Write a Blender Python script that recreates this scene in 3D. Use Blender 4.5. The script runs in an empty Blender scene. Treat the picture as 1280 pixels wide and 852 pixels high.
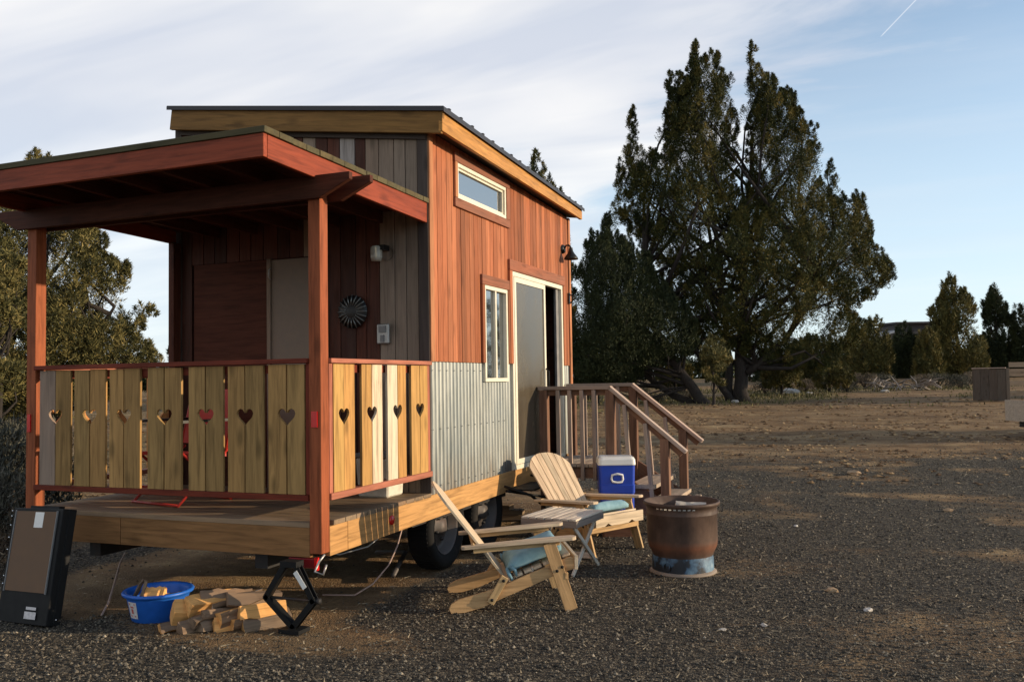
import bpy, bmesh, math, random
import numpy as np
from mathutils import Matrix, Vector
R = math.radians
rnd = random.Random(7)
SC = bpy.context.scene
COL = SC.collection

# ------------------------------------------------------------------ camera
CAM = Vector((3.169, -4.721, 1.53))
FPX = 1102.0
YAW, PITCH, ROLL = R(21.603), R(2.556), R(-0.927)
_f = Vector((-math.sin(YAW), math.cos(YAW), 0)); _r = Vector((math.cos(YAW), math.sin(YAW), 0)); _u = Vector((0, 0, 1))
F2 = _f*math.cos(PITCH) + _u*math.sin(PITCH)
U2 = _u*math.cos(PITCH) - _f*math.sin(PITCH)
R3 = _r*math.cos(ROLL) + U2*math.sin(ROLL)
U3 = U2*math.cos(ROLL) - _r*math.sin(ROLL)
cd = bpy.data.cameras.new('camera'); cam = bpy.data.objects.new('camera', cd); COL.objects.link(cam)
cam.matrix_world = Matrix(((R3.x, U3.x, -F2.x, CAM.x), (R3.y, U3.y, -F2.y, CAM.y), (R3.z, U3.z, -F2.z, CAM.z), (0, 0, 0, 1)))
cd.sensor_width = 36; cd.lens = FPX/1280*36; cd.clip_end = 3000; cd.clip_start = .05
SC.camera = cam

def ray(px, py):
    return F2 + R3*((px-640)/FPX) + U3*((426-py)/FPX)

# ------------------------------------------------------------------ sun and sky
SUN_AZ, SUN_EL = R(17), R(11.4)             # from +X towards +Y
sd = Vector((math.cos(SUN_AZ)*math.cos(SUN_EL), math.sin(SUN_AZ)*math.cos(SUN_EL), math.sin(SUN_EL)))
sl = bpy.data.lights.new('sun', 'SUN'); sl.energy = 4.5; sl.angle = R(0.55); sl.color = (1.0, .81, .57)
so = bpy.data.objects.new('sun', sl); COL.objects.link(so)
so.rotation_mode = 'QUATERNION'; so.rotation_quaternion = sd.to_track_quat('Z', 'Y'); so.location = (30, 10, 20)
SC.view_settings.view_transform = 'Standard'; SC.view_settings.look = 'None'
SC.view_settings.exposure = 0.2; SC.view_settings.gamma = 1.0

def setup_world():
    w = bpy.data.worlds.new('World'); SC.world = w; w.use_nodes = True
    nt = w.node_tree; N = nt.nodes; L = nt.links; N.clear()
    out = N.new('ShaderNodeOutputWorld'); bg = N.new('ShaderNodeBackground'); bg.inputs[1].default_value = .12
    sky = N.new('ShaderNodeTexSky'); sky.sky_type = 'NISHITA'; sky.sun_disc = False
    sky.sun_elevation = SUN_EL; sky.sun_rotation = R(90)-SUN_AZ
    sky.air_density = 1.0; sky.dust_density = .7; sky.ozone_density = 1.6; sky.altitude = 900
    tc = N.new('ShaderNodeTexCoord'); sep = N.new('ShaderNodeSeparateXYZ'); L.new(tc.outputs['Generated'], sep.inputs[0])
    def math_(op, a, b=None, clamp=False):
        m = N.new('ShaderNodeMath'); m.operation = op; m.use_clamp = clamp
        for i, v in enumerate((a, b)):
            if v is None: continue
            if isinstance(v, (int, float)): m.inputs[i].default_value = v
            else: L.new(v, m.inputs[i])
        return m.outputs[0]
    zz = math_('ADD', math_('MAXIMUM', sep.outputs[2], 0.0), .16)
    u = math_('DIVIDE', sep.outputs[0], zz); v = math_('DIVIDE', sep.outputs[1], zz)
    cmb = N.new('ShaderNodeCombineXYZ'); L.new(u, cmb.inputs[0]); L.new(v, cmb.inputs[1])
    def noise(scale, detail, rough, dist, vec=None, sc=(1, 1, 1), rot=0.0, loc=(0, 0, 0)):
        mp = N.new('ShaderNodeMapping'); mp.inputs['Scale'].default_value = sc; mp.inputs['Rotation'].default_value = (0, 0, rot)
        mp.inputs['Location'].default_value = loc
        L.new(vec or cmb.outputs[0], mp.inputs[0])
        n = N.new('ShaderNodeTexNoise'); n.inputs['Scale'].default_value = scale; n.inputs['Detail'].default_value = detail
        n.inputs['Roughness'].default_value = rough; n.inputs['Distortion'].default_value = dist
        L.new(mp.outputs[0], n.inputs['Vector']); return n.outputs[0]
    # azimuthal coverage: the cloud sheet lies to the left of the view and ends in a diagonal edge on the right
    ed = (ray(1075, 60)).normalized(); ed2 = (ray(980, 190)).normalized()
    nrm = ed.cross(ed2).normalized()
    if nrm.dot(ray(300, 60)) < 0: nrm = -nrm
    vd = N.new('ShaderNodeVectorMath'); vd.operation = 'DOT_PRODUCT'; L.new(tc.outputs['Generated'], vd.inputs[0]); vd.inputs[1].default_value = nrm
    n1 = noise(1.1, 7, .55, .6, sc=(1, 2.2, 1), rot=.5)
    n2 = noise(3.2, 6, .6, .4, sc=(1, 1.6, 1), rot=.5, loc=(3, 1, 0))
    cov = math_('ADD', math_('MULTIPLY', vd.outputs['Value'], 2.6), math_('MULTIPLY', math_('SUBTRACT', n1, .5), 2.0))
    cov = math_('ADD', cov, math_('MULTIPLY', math_('SUBTRACT', n2, .5), .5))
    mr = N.new('ShaderNodeMapRange'); mr.inputs[1].default_value = -.22; mr.inputs[2].default_value = .5; mr.interpolation_type = 'SMOOTHERSTEP'
    L.new(cov, mr.inputs[0])
    low = N.new('ShaderNodeMapRange'); low.inputs[1].default_value = .02; low.inputs[2].default_value = .30; low.inputs[3].default_value = .35; low.inputs[4].default_value = 1
    L.new(sep.outputs[2], low.inputs[0])
    dens = math_('MULTIPLY', mr.outputs[0], low.outputs[0])
    # thin veil everywhere
    n3 = noise(.9, 5, .6, .3, sc=(1, 3.5, 1), rot=-.4, loc=(7, 2, 0))
    veil = N.new('ShaderNodeMapRange'); veil.inputs[1].default_value = .42; veil.inputs[2].default_value = .75; veil.inputs[4].default_value = .16
    L.new(n3, veil.inputs[0])
    dens = math_('MAXIMUM', math_('MULTIPLY', dens, .93), veil.outputs[0], True)
    # cloud body colour: pale with soft grey bands
    n4 = noise(.8, 4, .5, .5, sc=(1, 3.0, 1), rot=.25, loc=(1, 5, 0))
    ccr = N.new('ShaderNodeValToRGB'); e = ccr.color_ramp.elements
    e[0].position = .36; e[0].color = (5.1, 5.4, 6.1, 1); e[1].position = .64; e[1].color = (7.8, 7.6, 7.4, 1)
    L.new(n4, ccr.inputs[0])
    tint = N.new('ShaderNodeMixRGB'); tint.blend_type = 'MULTIPLY'; tint.inputs[0].default_value = 1; tint.inputs[2].default_value = SKY_TINT
    L.new(sky.outputs[0], tint.inputs[1])
    # haze lift toward the horizon
    hz = N.new('ShaderNodeMapRange'); hz.inputs[1].default_value = 0.0; hz.inputs[2].default_value = .55; hz.inputs[3].default_value = .72; hz.inputs[4].default_value = 0; hz.interpolation_type='SMOOTHSTEP'
    L.new(sep.outputs[2], hz.inputs[0])
    hm = N.new('ShaderNodeMixRGB'); L.new(hz.outputs[0], hm.inputs[0]); L.new(tint.outputs[0], hm.inputs[1]); hm.inputs[2].default_value = (5.9, 6.9, 7.8, 1)
    thin = N.new('ShaderNodeMapRange'); thin.inputs[1].default_value = .36; thin.inputs[2].default_value = .85; thin.inputs[3].default_value = 1; thin.inputs[4].default_value = .2  # cloud faded out overhead, mostly unseen, to lower the ambient light
    L.new(sep.outputs[2], thin.inputs[0])
    dens = math_('MULTIPLY', dens, thin.outputs[0])
    mx = N.new('ShaderNodeMixRGB'); L.new(dens, mx.inputs[0]); L.new(hm.outputs[0], mx.inputs[1]); L.new(ccr.outputs[0], mx.inputs[2])
    # a short contrail high on the right
    a, b = ray(1100, 47).normalized(), ray(1148, -3).normalized()
    cn = a.cross(b).normalized(); mid = (a+b).normalized(); half = mid.dot(a)
    d1 = N.new('ShaderNodeVectorMath'); d1.operation = 'DOT_PRODUCT'; L.new(tc.outputs['Generated'], d1.inputs[0]); d1.inputs[1].default_value = cn
    d2 = N.new('ShaderNodeVectorMath'); d2.operation = 'DOT_PRODUCT'; L.new(tc.outputs['Generated'], d2.inputs[0]); d2.inputs[1].default_value = mid
    k1 = N.new('ShaderNodeMapRange'); k1.inputs[1].default_value = .0001; k1.inputs[2].default_value = .0008; k1.inputs[3].default_value = 1; k1.inputs[4].default_value = 0
    L.new(math_('ABSOLUTE', d1.outputs['Value']), k1.inputs[0])
    k2 = N.new('ShaderNodeMapRange'); k2.inputs[1].default_value = half; k2.inputs[2].default_value = half+(1-half)*.3; L.new(d2.outputs['Value'], k2.inputs[0])
    kk = math_('MULTIPLY', math_('MULTIPLY', k1.outputs[0], k2.outputs[0]), .45)
    mx2 = N.new('ShaderNodeMixRGB'); L.new(kk, mx2.inputs[0]); L.new(mx.outputs[0], mx2.inputs[1]); mx2.inputs[2].default_value = (8, 8, 8.2, 1)
    L.new(mx2.outputs[0], bg.inputs[0]); L.new(bg.outputs[0], out.inputs[0])
SKY_TINT = (1.45, 1.5, 1.52, 1)
setup_world()

# ------------------------------------------------------------------ materials
MATS = {}
class NT:
    def __init__(s, name):
        s.m = bpy.data.materials.new(name); s.m.use_nodes = True; s.t = s.m.node_tree; s.N = s.t.nodes; s.L = s.t.links
        s.b = s.N['Principled BSDF']
        s.tc = s.N.new('ShaderNodeTexCoord'); s.oi = s.N.new('ShaderNodeObjectInfo')
    def math(s, op, a, b=None, clamp=False):
        m = s.N.new('ShaderNodeMath'); m.operation = op; m.use_clamp = clamp
        for i, v in enumerate((a, b)):
            if v is None: continue
            if isinstance(v, (int, float)): m.inputs[i].default_value = v
            else: s.L.new(v, m.inputs[i])
        return m.outputs[0]
    def vec(s, scale=(1, 1, 1), rand=0.0, src='Object'):
        mp = s.N.new('ShaderNodeMapping'); mp.inputs['Scale'].default_value = scale
        s.L.new(s.tc.outputs[src], mp.inputs[0])
        if rand:
            k = s.math('MULTIPLY', s.oi.outputs['Random'], rand)
            c = s.N.new('ShaderNodeCombineXYZ')
            for i in range(3): s.L.new(k, c.inputs[i])
            s.L.new(c.outputs[0], mp.inputs['Location'])
        return mp.outputs[0]
    def noise(s, vec, scale, detail=5, rough=.55, dist=0.0):
        n = s.N.new('ShaderNodeTexNoise'); n.inputs['Scale'].default_value = scale; n.inputs['Detail'].default_value = detail
        n.inputs['Roughness'].default_value = rough; n.inputs['Distortion'].default_value = dist
        s.L.new(vec, n.inputs['Vector']); return n.outputs[0]
    def ramp(s, fac, stops):
        r = s.N.new('ShaderNodeValToRGB'); e = r.color_ramp.elements
        while len(e) < len(stops): e.new(.5)
        for k, (p, c) in enumerate(stops):
            e[k].position = p; e[k].color = (*c, 1) if len(c) == 3 else c
        s.L.new(fac, r.inputs[0]); return r.outputs[0]
    def mix(s, fac, a, b, mode='MIX'):
        m = s.N.new('ShaderNodeMixRGB'); m.blend_type = mode
        for i, v in enumerate((fac, a, b)):
            if isinstance(v, (int, float)): m.inputs[i].default_value = v
            elif isinstance(v, tuple): m.inputs[i].default_value = (*v, 1) if len(v) == 3 else v
            else: s.L.new(v, m.inputs[i])
        return m.outputs[0]
    def maprange(s, v, a, b, c=0.0, d=1.0):
        m = s.N.new('ShaderNodeMapRange')
        for i, k in enumerate((a, b, c, d)): m.inputs[i+1].default_value = k
        s.L.new(v, m.inputs[0]); return m.outputs[0]
    def bump(s, h, strength=.3, dist=.01):
        b = s.N.new('ShaderNodeBump'); b.inputs['Strength'].default_value = strength; b.inputs['Distance'].default_value = dist
        s.L.new(h, b.inputs['Height']); s.L.new(b.outputs[0], s.b.inputs['Normal'])
    def base(s, c):
        if isinstance(c, tuple): s.b.inputs['Base Color'].default_value = (*c, 1)
        else: s.L.new(c, s.b.inputs['Base Color'])
    def rough(s, v):
        if isinstance(v, (int, float)): s.b.inputs['Roughness'].default_value = v
        else: s.L.new(v, s.b.inputs['Roughness'])

def wood(name, c, var=.35, hue=(1, 1, 1), grey=0.0, rough=.7, knots=.5, grain=1.0, greyc=(.16, .145, .13)):
    """long-grain wood, grain along local X; every board gets its own tone"""
    c = tuple(x*.88 for x in c)
    n = NT(name)
    v = n.vec((1.6, 22, 22), 37.0)
    g = n.noise(v, 1.6, 7, .62, .6)
    v2 = n.vec((.9, 5, 5), 11.0)
    g2 = n.noise(v2, 2.0, 3, .5, .4)
    vk = n.vec((3.0, 7, 7), 23.0)
    vo = n.N.new('ShaderNodeTexVoronoi'); vo.inputs['Scale'].default_value = 1.0; n.L.new(vk, vo.inputs['Vector'])
    kn = n.maprange(vo.outputs['Distance'], .09, .27, 1, 0)
    kn = n.math('MULTIPLY', kn, knots)
    dark = tuple(x*(1-.55*grain) for x in c); lite = tuple(min(1, x*(1+.28*grain)) for x in c)
    col = n.ramp(g, [(.28, dark), (.52, c), (.75, lite)])
    col = n.mix(n.maprange(g2, .35, .7, 0, .45), col, tuple(x*.62*h for x, h in zip(c, hue)))
    r = n.oi.outputs['Random']
    br = n.maprange(r, 0, 1, 1-var, 1+var*.6)
    cb = n.N.new('ShaderNodeCombineXYZ')
    for i in range(3): n.L.new(br, cb.inputs[i])
    col = n.mix(1.0, col, cb.outputs[0], 'MULTIPLY')
    r2 = n.math('FRACT', n.math('MULTIPLY', r, 17.3))
    col = n.mix(n.math('MULTIPLY', r2, .35), col, n.mix(1.0, col, (1.15, .8, .62), 'MULTIPLY'))
    if grey:
        gw = n.noise(n.vec((.7, 4, 4), 5.0), 2.2, 4, .6)
        col = n.mix(n.maprange(gw, .35, .7, grey*.3, grey), col, greyc)
    col = n.mix(kn, col, tuple(x*.25 for x in c))
    n.base(col); n.rough(rough)
    n.b.inputs['Specular IOR Level'].default_value = .12
    n.bump(g, .35, .004)
    MATS[name] = n.m; return n.m

def plain(name, c, rough=.5, metal=0.0, noise=.15, scale=12.0, spec=.5, bump=0.0, dirt=None, coat=0):
    n = NT(name)
    g = n.noise(n.vec((1, 1, 1), 9.0), scale, 5, .6)
    col = n.ramp(g, [(.3, tuple(x*(1-noise) for x in c)), (.7, tuple(min(1, x*(1+noise)) for x in c))])
    if dirt:
        d = n.noise(n.vec((1, 1, 1), 4.0), scale*.35, 6, .65)
        col = n.mix(n.maprange(d, .5, .72, 0, .8), col, dirt)
    n.base(col); n.rough(n.maprange(g, .3, .7, rough*.85, min(1, rough*1.15))); n.b.inputs['Metallic'].default_value = metal
    n.b.inputs['Specular IOR Level'].default_value = spec
    if coat: n.b.inputs['Coat Weight'].default_value = coat
    if bump: n.bump(g, bump, .003)
    MATS[name] = n.m; return n.m

wood('cedar', (.47, .172, .08), .44, rough=.62, knots=.4, grain=.75)
wood('cedar_trim', (.36, .135, .075), .15, grey=.35, knots=.5, greyc=(.24, .15, .11))
wood('corner_trim', (.52, .24, .12), .08, knots=.3)
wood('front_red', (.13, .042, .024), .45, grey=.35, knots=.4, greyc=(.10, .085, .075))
wood('weathered', (.42, .32, .24), .35, grey=.6, knots=.5, greyc=(.25, .185, .135))
wood('weathered_pale', (.52, .47, .43), .15, grey=.3, knots=.3)
wood('dark_trim', (.10, .078, .066), .1, grey=.5, greyc=(.095, .08, .072))
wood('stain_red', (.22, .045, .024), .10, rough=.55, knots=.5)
wood('stain_red_post', (.38, .11, .045), .06, rough=.55, knots=.5)
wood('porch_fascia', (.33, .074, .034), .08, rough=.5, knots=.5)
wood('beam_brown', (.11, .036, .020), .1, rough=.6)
wood('varnished_fir', (.62, .31, .085), .10, rough=.45, knots=.6)
wood('skirt_fir', (.60, .33, .125), .12, rough=.6, knots=.6)
wood('roof_deck', (.13, .10, .045), .25, grey=.5, greyc=(.10, .10, .06))
wood('deck_plank', (.34, .23, .13), .25, grey=.5, knots=.4, greyc=(.20, .165, .13))
wood('picket_yellow', (.60, .36, .12), .14, rough=.6, knots=.6)
wood('picket_olive', (.48, .295, .11), .22, rough=.65, knots=.6)
wood('picket_cream', (.78, .66, .48), .06, rough=.65, knots=.4)
wood('picket_orange', (.74, .34, .12), .14, rough=.6, knots=.5)
wood('picket_grey', (.36, .27, .20), .06, grey=.6, greyc=(.31, .25, .20))
wood('stair_brown', (.25, .14, .09), .22, rough=.7, knots=.4)
wood('stair_mauve', (.42, .32, .25), .15, grey=.4, rough=.7, knots=.3, greyc=(.34, .28, .24))
wood('stair_tread', (.56, .44, .32), .1, grey=.4, knots=.3, greyc=(.34, .29, .24))
wood('chair_wood', (.74, .60, .42), .12, rough=.6, knots=.25)
wood('chair_rail', (.64, .44, .22), .10, rough=.6, knots=.3)
wood('table_wood', (.82, .72, .58), .10, grey=.15, knots=.2, greyc=(.5, .45, .4))
wood('split_wood', (.90, .50, .18), .22, rough=.8, knots=.2)
wood('bark_grey', (.30, .20, .12), .25, rough=.9, grey=.4)
wood('old_fence', (.12, .088, .062), .3, grey=.5, greyc=(.13, .115, .10))
wood('panel_brown', (.11, .04, .024), .1, knots=.1)
plain('door_paint', (.20, .145, .10), .6, noise=.1)
plain('black_metal', (.010, .010, .010), .6, .0, spec=.2)
plain('dark_steel', (.03, .028, .027), .6, .5, dirt=(.08, .045, .03))
plain('roof_metal', (.035, .032, .035), .45, .4)
plain('cream_vinyl', (.72, .66, .52), .45, noise=.05)
plain('white_plastic', (.80, .78, .72), .4, noise=.04)
plain('blue_plastic', (.012, .055, .42), .38, noise=.08, spec=.5)
plain('basin_blue', (.015, .12, .50), .42, noise=.15)
plain('sticker', (.62, .58, .56), .6, noise=.2, scale=60)
plain('sticker_red', (.55, .12, .10), .6)
plain('tyre_rubber', (.012, .011, .010), .85, noise=.3, spec=.2, dirt=(.035, .028, .022))
plain('rim_rust', (.085, .07, .06), .6, .3, dirt=(.16, .10, .075))
plain('reflector_red', (.62, .012, .01), .25, spec=.8)
plain('red_fabric', (.50, .03, .02), .6)
plain('grey_plastic', (.20, .19, .18), .5)
plain('galv_box', (.38, .36, .33), .4, .6)
plain('cord_pink', (.48, .33, .27), .6)
plain('lamp_black', (.02, .018, .016), .4, .4)
plain('chain_white', (.55, .53, .5), .5)
plain('case_panel', (.17, .105, .065), .8, spec=.2, noise=.08)
plain('stud_metal', (.75, .75, .75), .25, .9)
plain('room_dark', (.02, .017, .015), .9)  # near-black puts the unlit room's shade into the colour
plain('curtain', (.50, .44, .32), .9)
plain('bin_plastic', (.62, .58, .48), .5)
plain('ash', (.16, .14, .125), .95, noise=.4)
plain('rock_white', (.46, .42, .37), .8, noise=.2)
plain('rock_grey', (.22, .19, .165), .9, noise=.3, bump=.5)
plain('rock_tan', (.38, .25, .14), .95, noise=.3, bump=.5)
plain('barn_dark', (.045, .04, .04), .8)
plain('barn_roof', (.33, .34, .36), .5)

def special():
    # galvanised corrugated sheet
    n = NT('galvanised'); g = n.noise(n.vec((1, 1, .12), 0), 13, 7, .7); g2 = n.noise(n.vec((1, 1, 1), 0), 2.2, 4, .5)
    col = n.ramp(g, [(.3, (.14, .148, .142)), (.52, (.225, .235, .225)), (.75, (.35, .36, .345))])
    col = n.mix(n.maprange(g2, .45, .75, 0, .5), col, (.13, .155, .17))
    sp = n.N.new('ShaderNodeSeparateXYZ'); n.L.new(n.tc.outputs['Object'], sp.inputs[0])
    g3 = n.noise(n.vec((1, 1, .25), 0), 6, 5, .7)
    col = n.mix(n.math('MULTIPLY', n.maprange(sp.outputs[2], .64, .95, .9, 0), n.maprange(g3, .4, .65)), col, (.16, .12, .085))
    n.base(col); n.b.inputs['Metallic'].default_value = .85; n.rough(n.maprange(g, .3, .7, .40, .58)); MATS['galvanised'] = n.m
    # window glass
    n = NT('window_glass'); n.base((.035, .04, .042)); n.rough(.03); n.b.inputs['Specular IOR Level'].default_value = 1.0
    n.b.inputs['IOR'].default_value = 2.7; n.bump(n.noise(n.vec((1, 1, 1), 3), 2.5, 2, .5), .02, .02); MATS['window_glass'] = n.m
    n = NT('screen_glass'); gg = n.noise(n.vec((1, 1, .5), 0), 2.2, 4, .6); n.base(n.ramp(gg, [(.35, (.06, .048, .034)), (.65, (.11, .09, .06))])); n.rough(n.maprange(gg, .3, .7, .10, .30)); n.b.inputs['Specular IOR Level'].default_value = .8
    MATS['screen_glass'] = n.m
    # rusty drum
    n = NT('drum_rust'); g = n.noise(n.vec((1, 1, .6), 0), 5, 7, .65); g2 = n.noise(n.vec((1, 1, .3), 0), 14, 5, .6)
    col = n.ramp(g, [(.25, (.03, .018, .013)), (.5, (.085, .052, .038)), (.72, (.14, .085, .06))])
    sp = n.N.new('ShaderNodeSeparateXYZ'); n.L.new(n.tc.outputs['Object'], sp.inputs[0])
    band = n.math('MULTIPLY', n.maprange(sp.outputs[2], .15, .215, 0, 1), n.maprange(sp.outputs[2], .215, .27, 1, 0))
    col = n.mix(n.math('MULTIPLY', band, g2), col, (.24, .08, .035))
    n.base(col); n.b.inputs['Metallic'].default_value = .12; n.b.inputs['Specular IOR Level'].default_value = .3; n.rough(n.maprange(g2, .3, .7, .5, .72)); n.bump(g2, .4, .005); MATS['drum_rust'] = n.m
    n = NT('drum_base_blue'); g = n.noise(n.vec((1, 1, 1), 0), 7, 6, .6)
    col = n.ramp(g, [(.47, (.014, .017, .023)), (.53, (.05, .10, .16)), (.64, (.12, .21, .29)), (.76, (.32, .40, .43))])
    n.base(col); n.rough(.55); MATS['drum_base_blue'] = n.m
    # teal cushion
    n = NT('cushion_teal'); g = n.noise(n.vec((1, 1, 1), 0), 14, 4, .6); g2 = n.noise(n.vec((60, 60, 60), 0), 3, 2, .5)
    n.base(n.mix(n.maprange(g, .3, .7), (.14, .27, .32), (.24, .39, .44))); n.rough(.9); n.bump(g2, .3, .002); MATS['cushion_teal'] = n.m
    # foliage: tint attribute gives each sprig its own green
    for nm, stops in (('foliage_juniper', [(0, (.016, .022, .007)), (.45, (.05, .058, .014)), (.8, (.12, .10, .022)), (1, (.18, .13, .03))]),
                      ('foliage_dark', [(0, (.014, .020, .009)), (.5, (.03, .04, .015)), (1, (.055, .062, .02))]),
                      ('foliage_left', [(0, (.022, .026, .010)), (.45, (.09, .082, .026)), (.8, (.19, .155, .05)), (1, (.28, .21, .075))]),
                      ('foliage_olive', [(0, (.03, .032, .010)), (.45, (.085, .08, .022)), (.8, (.16, .13, .035)), (1, (.24, .17, .05))]),
                      ('foliage_sage', [(0, (.02, .022, .015)), (.5, (.055, .055, .04)), (1, (.12, .11, .08))]),
                      ('foliage_dry', [(0, (.06, .045, .03)), (.5, (.13, .10, .07)), (1, (.24, .19, .13))]),
                      ('grass_dry', [(0, (.06, .055, .02)), (.5, (.11, .11, .035)), (1, (.22, .17, .07))]),
                      ('pebbles', [(0, (.03, .026, .020)), (.5, (.10, .084, .064)), (.85, (.18, .152, .112)), (1, (.36, .30, .22))]),
                      ('clods', [(0, (.06, .032, .015)), (.6, (.19, .11, .05)), (1, (.42, .29, .15))]),
                      ('straw', [(0, (.16, .12, .07)), (1, (.42, .34, .22))])):
        n = NT(nm); at = n.N.new('ShaderNodeAttribute'); at.attribute_name = 'tint'
        n.base(n.ramp(at.outputs['Fac'], stops)); n.rough(.75 if nm != 'pebbles' else .85); n.b.inputs['Specular IOR Level'].default_value = .25
        if nm.startswith('foliage') :
            n.b.inputs['Subsurface Weight'].default_value = 0
        MATS[nm] = n.m
    n = NT('bark'); g = n.noise(n.vec((6, 6, 1.2), 3), 3, 7, .7, .8)
    n.base(n.ramp(g, [(.3, (.012, .009, .007)), (.6, (.034, .025, .019)), (.8, (.07, .052, .04))])); n.rough(.95); n.bump(g, .8, .03); MATS['bark'] = n.m
    n = NT('dead_branch'); g = n.noise(n.vec((1, 1, 1), 3), 6, 5, .7)
    n.base(n.ramp(g, [(.3, (.16, .13, .11)), (.7, (.36, .31, .26))])); n.rough(.95); MATS['dead_branch'] = n.m
    # ground
    n = NT('ground_soil')
    a = n.N.new('ShaderNodeAttribute'); a.attribute_name = 'dirt'; gr = n.N.new('ShaderNodeAttribute'); gr.attribute_name = 'grassy'
    vo = n.N.new('ShaderNodeTexVoronoi'); vo.inputs['Scale'].default_value = 75; n.L.new(n.tc.outputs['Object'], vo.inputs['Vector'])
    vo2 = n.N.new('ShaderNodeTexVoronoi'); vo2.inputs['Scale'].default_value = 23; n.L.new(n.tc.outputs['Object'], vo2.inputs['Vector'])
    sc_ = n.N.new('ShaderNodeSeparateColor'); n.L.new(vo.outputs['Color'], sc_.inputs[0])
    sc2 = n.N.new('ShaderNodeSeparateColor'); n.L.new(vo2.outputs['Color'], sc2.inputs[0])
    f1 = n.noise(n.vec((1, 1, 1), 0), 30, 6, .7); f2 = n.noise(n.vec((1, 1, 1), 0), 1.7, 7, .65); f3 = n.noise(n.vec((.35, 1.2, 1), 0), .9, 6, .6)
    gcol = n.ramp(sc_.outputs[0], [(0, (.014, .012, .009)), (.55, (.062, .050, .036)), (.88, (.19, .15, .10)), (1, (.42, .33, .21))])
    gcol = n.mix(.35, gcol, n.ramp(sc2.outputs[1], [(0, (.02, .02, .02)), (1, (.075, .07, .06))]))
    dcol = n.ramp(f2, [(.25, (.12, .068, .03)), (.5, (.33, .205, .10)), (.66, (.50, .34, .17)), (.8, (.66, .50, .28))])
    dcol = n.mix(n.maprange(f1, .35, .65, 0, .55), dcol, (.10, .06, .036))
    dcol = n.mix(n.maprange(f3, .5, .68, 0, .6), dcol, (.30, .225, .13))
    f4 = n.noise(n.vec((.16, .75, 1), 0), 1.6, 6, .62)
    dcol = n.mix(n.maprange(f4, .44, .62, .0, .6), dcol, (.085, .05, .028))
    edge = n.math('ADD', a.outputs['Fac'], n.math('MULTIPLY', n.math('SUBTRACT', f1, .5), 1.5))
    edge = n.math('ADD', edge, n.math('MULTIPLY', n.math('SUBTRACT', f2, .5), .8))
    col = n.mix(n.maprange(edge, .35, .65), gcol, dcol)
    col = n.mix(n.math('MULTIPLY', gr.outputs['Fac'], n.maprange(f1, .35, .6)), col, (.085, .085, .03))
    n.base(col); n.rough(.95); n.b.inputs['Specular IOR Level'].default_value = .15
    h = n.math('ADD', n.math('MULTIPLY', vo.outputs['Distance'], -.8), f1)
    n.bump(h, .9, .02); MATS['ground_soil'] = n.m
special()
def M_(m): return MATS[m] if isinstance(m, str) else m

# ------------------------------------------------------------------ object helpers
TM = {}      # object name -> matrix in the space of its thing
def link(name, me, mat=None, parent=None, M=None):
    o = bpy.data.objects.new(name, me); COL.objects.link(o)
    M = M or Matrix.Identity(4)
    if me is not None and mat is not None and not me.materials: me.materials.append(M_(mat))
    if parent is not None:
        o.parent = parent
        o.matrix_basis = TM[parent.name].inverted() @ M
        TM[o.name] = M
    else:
        o.matrix_basis = M; TM[o.name] = Matrix.Identity(4)
        if me is not None: TM[o.name] = M
    return o
def tag(o, label=None, cat=None, group=None, kind=None):
    if label: o['label'] = label
    if cat: o['category'] = cat
    if group: o['group'] = group
    if kind: o['kind'] = kind
    return o
def thing(name, label, cat, loc=(0, 0, 0), rot=0.0, group=None):
    o = bpy.data.objects.new(name, None); COL.objects.link(o); o.empty_display_size = .2
    o.location = loc; o.rotation_euler = (0, 0, rot); TM[o.name] = Matrix.Identity(4)
    return tag(o, label, cat, group)
def copy_tree(o, parent=None):
    c = o.copy(); COL.objects.link(c); c.parent = parent
    for k in ('label', 'group'):
        if k in c.keys() and parent is None: del c[k]
    for ch in list(o.children): copy_tree(ch, c)
    return c

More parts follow.
